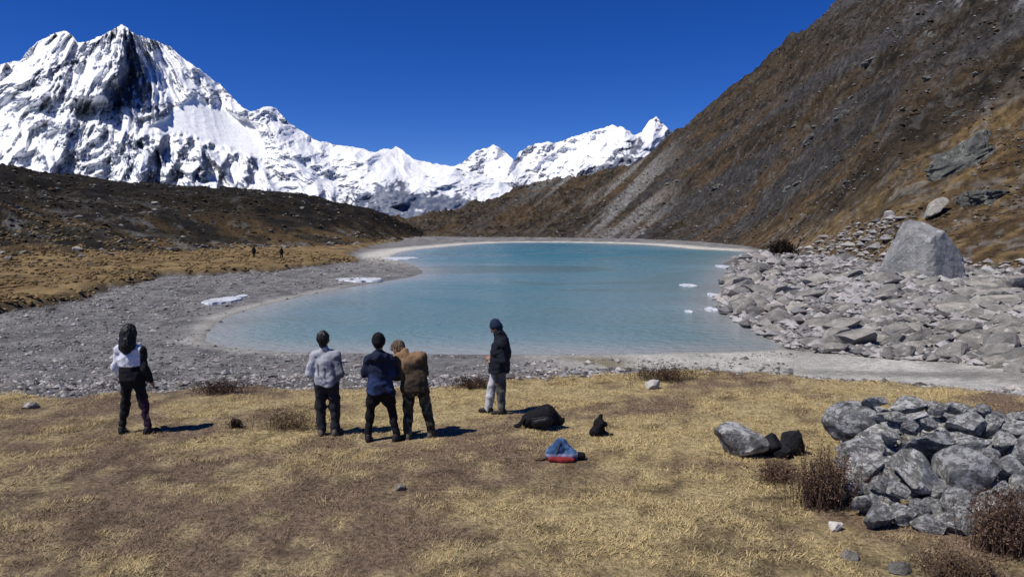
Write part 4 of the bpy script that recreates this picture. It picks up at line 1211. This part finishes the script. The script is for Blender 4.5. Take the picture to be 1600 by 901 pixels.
def jc1(V_):
    x, z = V_[:, 0], V_[:, 2]
    n = (vn3(x * 30, V_[:, 1] * 30, z * 30, 4) - 0.5) * 0.02
    white = sm(1.035, 1.045, z + n * 0.3) * sm(0.16, 0.14, x + n) + sm(-0.17, -0.20, x) * sm(0.80, 0.82, z)
    return mixc((0.010, 0.010, 0.013), (0.62, 0.64, 0.72), np.clip(white, 0, 1))
M_BLACK = cloth('black_cloth', (0.007, 0.007, 0.009), 50, 0.3)
M_BLACKSHOE = cloth('dark_shoe', (0.018, 0.016, 0.016), 50, 0.3, 0.6)
M_TAUPE = cloth('taupe_shoe', (0.11, 0.09, 0.07), 50, 0.3, 0.7)
def tc1(V_):
    pur = sm(0.05, 0.12, V_[:, 0]) * sm(0.7, 0.45, V_[:, 2]) * sm(0.35, 0.6, vn3(V_[:, 0] * 22, V_[:, 1] * 22, V_[:, 2] * 9, 8))
    return mixc((0.013, 0.013, 0.015), (0.035, 0.014, 0.032), pur)
person(212, 677, 'person with long black hair and white and black jacket, standing apart at left',
       dict(head=(-.04, .02, 1.53), neck=(-.035, 0, 1.335), chest=(-.03, 0, 1.14), pelvis=(-.02, 0, .86), hem=(-.01, 0, .80), shL=(-.185, 0, 1.265), shR=(.13, 0, 1.265), elL=(-.255, -.02, 1.0), elR=(.20, -.05, 1.0),
            wrL=(-.235, .14, .82), wrR=(.255, .03, .775), hipL=(-.10, 0, .83), hipR=(.07, 0, .83), knL=(-.155, .05, .45), knR=(.13, .02, .45), anL=(-.215, .02, .075), anR=(.205, -.02, .075)),
       dict(jm=M_TINTCLOTH, jcol=jc1, tm=M_TINTCLOTH, tcol=tc1, sm=M_BLACKSHOE, hair=long_hair, toeL=(-.3, 1, 0), toeR=(.5, .8, 0), jr=0.98, hemr=0.168, tr=0.92, cuff=0.05, hfold=0.012), (-0.05, 1))

def jc2(V_):
    x, y, z = V_.T
    dk = sm(0.50, 0.60, vn3(x * 20 + 3, y * 9, z * 9 + 5 * x, 12)) * sm(1.17, 1.08, z) * sm(0.84, 0.9, z) * 0.85
    c_ = mixc((0.36, 0.37, 0.41), (0.05, 0.05, 0.07), dk)
    return mixc(c_, (0.10, 0.10, 0.13), sm(0.08, 0.13, x) * 0.8 * sm(1.25, 1.15, z))  # right flank darkened: shade painted into the jacket colour
person(513, 679, 'person in pale grey patterned jacket with short black hair and hands in front',
       dict(head=(-.05, .02, 1.435), neck=(-.035, 0, 1.27), chest=(-.02, 0, 1.07), pelvis=(-.01, 0, .80), hem=(-.01, 0, .77), shL=(-.165, 0, 1.195), shR=(.13, 0, 1.195), elL=(-.25, -.05, .94), elR=(.205, -.05, .94),
            wrL=(-.17, .16, .86), wrR=(.13, .16, .86), hipL=(-.09, 0, .78), hipR=(.08, 0, .78), knL=(-.115, .03, .42), knR=(.095, .03, .42), anL=(-.10, -.02, .075), anR=(.115, 0, .075)),
       dict(jm=M_TINTCLOTH, jcol=jc2, tm=cloth('charcoal_trousers', (0.020, 0.020, 0.026), 40, 0.35), sm=M_TAUPE, hair=short_hair, toeL=(-.25, 1, 0), toeR=(.3, 1, 0), jr=1.0, ar=1.08, tr=1.08, cuff=0.06), (0.0, 1))

def jc3(V_):
    x, y, z = V_.T
    n = vn3(x * 16, y * 16, z * 10, 14)
    return mixc((0.009, 0.013, 0.032), (0.022, 0.038, 0.105), sm(0.4, 0.66, n) * sm(1.12, 0.95, z) * 0.9 + 0.15 * n)
hd3 = np.array((-.03, .02, 1.455))
person(597, 688, 'person in dark blue hooded jacket and black cap beside the bowed person',
       dict(head=hd3, neck=(-.025, 0, 1.28), chest=(-.02, 0, 1.08), pelvis=(-.01, 0, .82), hem=(-.01, 0, .72), shL=(-.165, 0, 1.20), shR=(.12, 0, 1.20), elL=(-.245, .0, .99), elR=(.19, .02, .97),
            wrL=(-.13, .22, 1.0), wrR=(.10, .22, 1.0), hipL=(-.095, 0, .80), hipR=(.075, 0, .80), knL=(-.175, .02, .40), knR=(.15, .02, .40), anL=(-.195, -.02, .075), anR=(.225, -.03, .075)),
       dict(jm=M_TINTCLOTH, jcol=jc3, tm=M_BLACK, sm=M_BLACKSHOE, hatm=M_BLACK, hat=beanie, toeL=(-.1, 1, 0), toeR=(.6, .8, 0), jr=1.04, hemr=0.178, tr=0.9, cuff=0.055,
            jacket_extra=[C3((-.13, -.085, 1.24), (-.02, -.125, 1.255), 0.055, 0.062, 0.03), C3((-.02, -.125, 1.255), (.09, -.085, 1.25), 0.062, 0.055, 0.03), C3((-.02, -.11, 1.23), (-.02, -.10, 1.15), 0.06, 0.03, 0.04)],
            trouser_extra=[C3((-.09, 0, .72), (-.115, .01, .60), 0.115, 0.10, 0.03), C3((.07, 0, .72), (.10, .01, .60), 0.115, 0.10, 0.03)]), (0.05, 1))

def jc4(V_):
    x, y, z = V_.T
    n = (vn3(x * 10, y * 10, z * 10, 16) - 0.5) * 0.12
    tan = sm(1.10, 1.22, z + n) * sm(0.12, -0.02, x + n) + sm(-.19, -.24, x) * sm(0.85, 0.95, z)
    return mixc((0.052, 0.037, 0.024), (0.20, 0.122, 0.066), np.clip(tan, 0, 1))
def tc4(V_):
    x, y, z = V_.T
    a = vn3(x * 18, y * 18, z * 12, 18); b = vn3(x * 25 + 9, y * 25, z * 18, 19)
    c_ = mixc((0.045, 0.042, 0.028), (0.016, 0.016, 0.013), sm(0.5, 0.56, a))
    return mixc(c_, (0.12, 0.115, 0.085), sm(0.62, 0.66, b))
def bowed_hair(hd, hf, hs, hu, J):
    r = [C3(hd + hu * 0.045 - hf * 0.02, hd + hu * 0.05 - hf * 0.012, 0.096, 0.094, 0.03), C3(hd - hf * 0.04 + hu * 0.02, hd - hf * 0.05 - hu * 0.035, 0.08, 0.06, 0.03)]
    q = np.random.default_rng(3)
    for _ in range(16):
        d_ = q.normal(size=3); d_ /= np.linalg.norm(d_); d_ = d_ + hu * 0.8 - hf * 0.3; d_ /= np.linalg.norm(d_)
        r.append(C3(hd + hu * 0.04 + d_ * 0.085, hd + hu * 0.04 + d_ * 0.092, 0.026, 0.024, 0.012))
    return r
M_BROWNHAIR = cloth('brown_curls', (0.10, 0.07, 0.045), 60, 0.6, 0.7)
person(655, 684, 'person in brown jacket and camouflage trousers bowing the head, curly brown hair',
       dict(head=(-.315, .20, 1.30), neck=(-.215, .09, 1.25), chest=(-.13, .06, 1.06), pelvis=(-.06, -.02, .78), hem=(-.055, 0, .72), shL=(-.33, .10, 1.16), shR=(.035, .03, 1.20), elL=(-.335, .10, .90), elR=(.075, .12, .95),
            wrL=(-.20, .28, .84), wrR=(-.05, .28, .88), hipL=(-.13, 0, .77), hipR=(.04, 0, .77), knL=(-.165, .04, .41), knR=(.115, .03, .41), anL=(-.165, -.04, .075), anR=(.185, .04, .075)),
       dict(jm=M_TINTCLOTH, jcol=jc4, tm=M_TINTCLOTH, tcol=tc4, sm=M_TAUPE, hair=bowed_hair, hm=M_BROWNHAIR, look=(-0.5, 0.7, -0.9), toeL=(-.15, 1, 0), toeR=(.5, .8, 0), jr=1.12, ar=1.1, hemr=0.165, tr=1.1, hfold=0.014), (-0.12, 1))

def jc5(V_):
    x, y, z = V_.T
    return mixc((0.008, 0.010, 0.018), (0.42, 0.42, 0.46), sm(-.055, -.085, x) * sm(1.10, 1.14, z) * sm(1.32, 1.28, z))
def tc5(V_):
    x, y, z = V_.T
    n = vn3(x * 16, y * 16, z * 10, 22)
    pale = sm(0.035, -0.02, x + 0.22 * (z - 0.45) * 0.2)  # lit front pale, rear dark: shading painted into the trouser colour
    return mixc(mixc((0.055, 0.055, 0.05), (0.12, 0.12, 0.11), sm(.4, .6, n)), (0.46, 0.47, 0.50), pale)
person(772, 646, 'person in black jacket, dark knit cap and pale trousers looking down, facing left',
       dict(head=(.035, .02, 1.465), neck=(.085, .01, 1.285), chest=(.105, 0, 1.08), pelvis=(.09, 0, .80), hem=(.085, 0, .74), shR=(.09, .145, 1.21), shL=(.13, -.145, 1.20), elL=(.16, -.20, .94), elR=(.08, .20, .95),
            wrL=(.0, -.12, .92), wrR=(-.03, .08, .95), hipL=(.11, -.075, .78), hipR=(.06, .075, .78), knL=(.115, -.07, .42), knR=(-.045, .07, .43), anL=(.135, -.08, .075), anR=(-.095, .08, .075)),
       dict(jm=M_TINTCLOTH, jcol=jc5, tm=M_TINTCLOTH, tcol=tc5, sm=M_BLACKSHOE, hatm=cloth('navy_knit', (0.012, 0.022, 0.05), 70, 0.4), hat=beanie, look=(-0.85, 0.15, -0.5), toeL=(-1, .1, 0), toeR=(-1, .3, 0), jr=1.2, ar=1.2, hemr=0.165, tr=1.08, curl=0.9,
            jacket_extra=[C3((.15, 0, 1.24), (.16, 0, 1.0), .10, .13, .06), C3((.12, 0, 1.30), (.09, .0, 1.36), .095, .085, .03)]), (-0.95, 0.3))

# two far walkers in the meadow, a few pixels tall
for px, py, lab, sd in ((397, 402, 'tiny dark figure standing in the far meadow, the left of two', 1), (440, 400, 'tiny dark figure standing in the far meadow, the right of two', 2)):
    d = 112.0
    x = (px - 800) / F_PX * d
    z = float(land_z(np.array([x]), np.array([d]))[0])
    e = empty('person', (x, d, z), lab, 'person', 'far walkers in the meadow')
    w = 1.0 if sd == 1 else 0.95
    pr = [C3((0, 0, 1.55 * w), (0, 0, 1.62 * w), 0.10, 0.10, 0.03), C3((0, 0, 1.42 * w), (0, 0, 0.9 * w), 0.14, 0.19, 0.06), C3((-.1, 0, .85 * w), (-.13, 0, .06), 0.11, 0.07, 0.03), C3((.1, 0, .85 * w), (.12, .05 * sd, .06), 0.11, 0.07, 0.03),
          C3((-.2, 0, 1.35 * w), (-.3, .05, .85 * w), 0.075, 0.055, 0.04), C3((.2, 0, 1.35 * w), (.28, -.05, .85 * w), 0.075, 0.055, 0.04)]
    o = soft('body', pr, M_BLACK, e, h=0.03)

# ------------------------------------------------------------------ bags on the grass
M_ZIP = cloth('grey_webbing', (0.05, 0.05, 0.055), 80, 0.3)
def bag_base(px, py):
    return drop_on_ground(px, py)

g = bag_base(848, 668)
e = empty('backpack', tuple(g), 'large black backpack lying on the grass near the person in black', 'backpack')
soft('bag_body', [C3((-.20, 0, .13), (.05, 0, .20), .13, .16, .08), C3((.05, 0, .20), (.27, .02, .10), .15, .075, .06)], M_BLACK, e, h=0.012, fold=0.012, seed=31)
soft('front_pocket', [C3((-.12, -.14, .12), (.06, -.16, .15), .075, .085, .04)], cloth('black_nylon', (0.008, 0.0085, 0.011), 60, 0.3, 0.5), e, h=0.012, fold=0.008, seed=32)
for s_ in (-1, 1):
    soft('shoulder_strap', [C3((-.28, .09 * s_, .16), (-.36, .06 * s_, .05), .022, .02, .01), C3((-.36, .06 * s_, .05), (-.44, .02 * s_, .025), .02, .018, .01)], M_BLACK, e, h=0.01)
soft('zip', [C3((-.18, -.19, .19), (.0, -.215, .225), .007, .007, .004), C3((.0, -.215, .225), (.12, -.19, .20), .007, .007, .004)], M_ZIP, e, h=0.006)
soft('compression_strap', [C3((.02, -.17, .05), (.06, -.10, .335), .012, .012, .006), C3((.06, -.10, .335), (.08, .06, .36), .012, .012, .006)], M_ZIP, e, h=0.007)
soft('top_handle', [C3((.26, -.04, .13), (.33, 0, .15), .014, .014, .008), C3((.33, 0, .15), (.27, .05, .13), .014, .014, .008)], M_BLACK, e, h=0.008)

g = bag_base(936, 680)
e = empty('bag', tuple(g), 'small black bag standing upright with its top flap up', 'bag')
soft('bag_body', [C3((-.03, 0, .08), (.01, 0, .17), .10, .085, .05), C3((-.09, -.02, .05), (.04, 0, .06), .06, .06, .04)], M_BLACK, e, h=0.01, fold=0.012, seed=33)
soft('flap', [C3((.0, .01, .2), (.03, .02, .30), .055, .022, .03), C3((-.02, .0, .18), (.07, .0, .17), .06, .05, .04)], M_BLACK, e, h=0.01, fold=0.01, seed=34)
soft('strap', [C3((.08, -.02, .07), (.16, -.04, .025), .016, .014, .01), C3((.16, -.04, .025), (.20, -.02, .02), .014, .014, .01)], M_BLACK, e, h=0.008)

g = bag_base(878, 718)
e = empty('backpack', tuple(g), 'blue backpack with a red base lying on the grass', 'backpack')
def bc_(V_):
    x, y, z = V_.T
    return mixc(mixc((0.025, 0.055, 0.14), (0.08, 0.17, 0.32), sm(.35, .65, vn3(x * 14, y * 14, z * 14, 41))), (0.22, 0.22, 0.33), sm(0.115, 0.10, z) * sm(0.05, 0.08, z))
soft('bag_body', [C3((-.13, 0, .10), (-.02, 0, .19), .09, .085, .06), C3((-.02, 0, .19), (.16, 0, .07), .085, .065, .05), C3((-.15, -.05, .07), (.12, -.05, .06), .06, .055, .05)], M_TINTCLOTH, e, bc_, 0.01, 0.012, seed=35)
soft('red_base', [C3((-.15, -.10, .04), (.13, -.12, .035), .042, .036, .03), C3((-.02, -.13, .03), (.06, -.13, .025), .034, .032, .03)], cloth('red_cloth', (0.20, 0.022, 0.025), 50, 0.3), e, h=0.01, fold=0.006, seed=36)
soft('webbing', [C3((-.10, -.10, .05), (-.03, -.085, .25), .010, .010, .005), C3((-.03, -.085, .25), (.0, .04, .29), .010, .010, .005)], M_ZIP, e, h=0.007)
soft('side_pocket', [C3((.17, -.02, .055), (.27, .0, .05), .055, .045, .03), C3((.24, .02, .07), (.29, .03, .06), .04, .03, .02)], M_BLACK, e, h=0.01, fold=0.01, seed=37)
soft('shoulder_strap', [C3((-.16, -.02, .05), (-.27, -.06, .02), .02, .017, .01), C3((-.27, -.06, .02), (-.34, -.05, .018), .017, .016, .01)], cloth('brown_strap', (0.07, 0.045, 0.03), 50, 0.3), e, h=0.009)


M_DARKROCK = rock_mat('dark_rock', (0.006, 0.006, 0.008), (0.016, 0.017, 0.022), (0.045, 0.047, 0.055), 5, 0.0, 1.0, 0.06)
stand_stone('dark_rock', 1206, 696, 44, 36, M_DARKROCK, 'blackish low rock touching the mottled rock', 441, 0.9, cut=0.6)
stand_stone('dark_rock', 1238, 692, 38, 40, M_DARKROCK, 'blackish upright rock beside the brown twiggy shrub', 449, 0.9, cut=0.62)
stand_stone('dark_rock', 1222, 708, 30, 18, M_DARKROCK, 'small blackish rock in front of the two larger blackish rocks', 452, 0.9, cut=0.6)
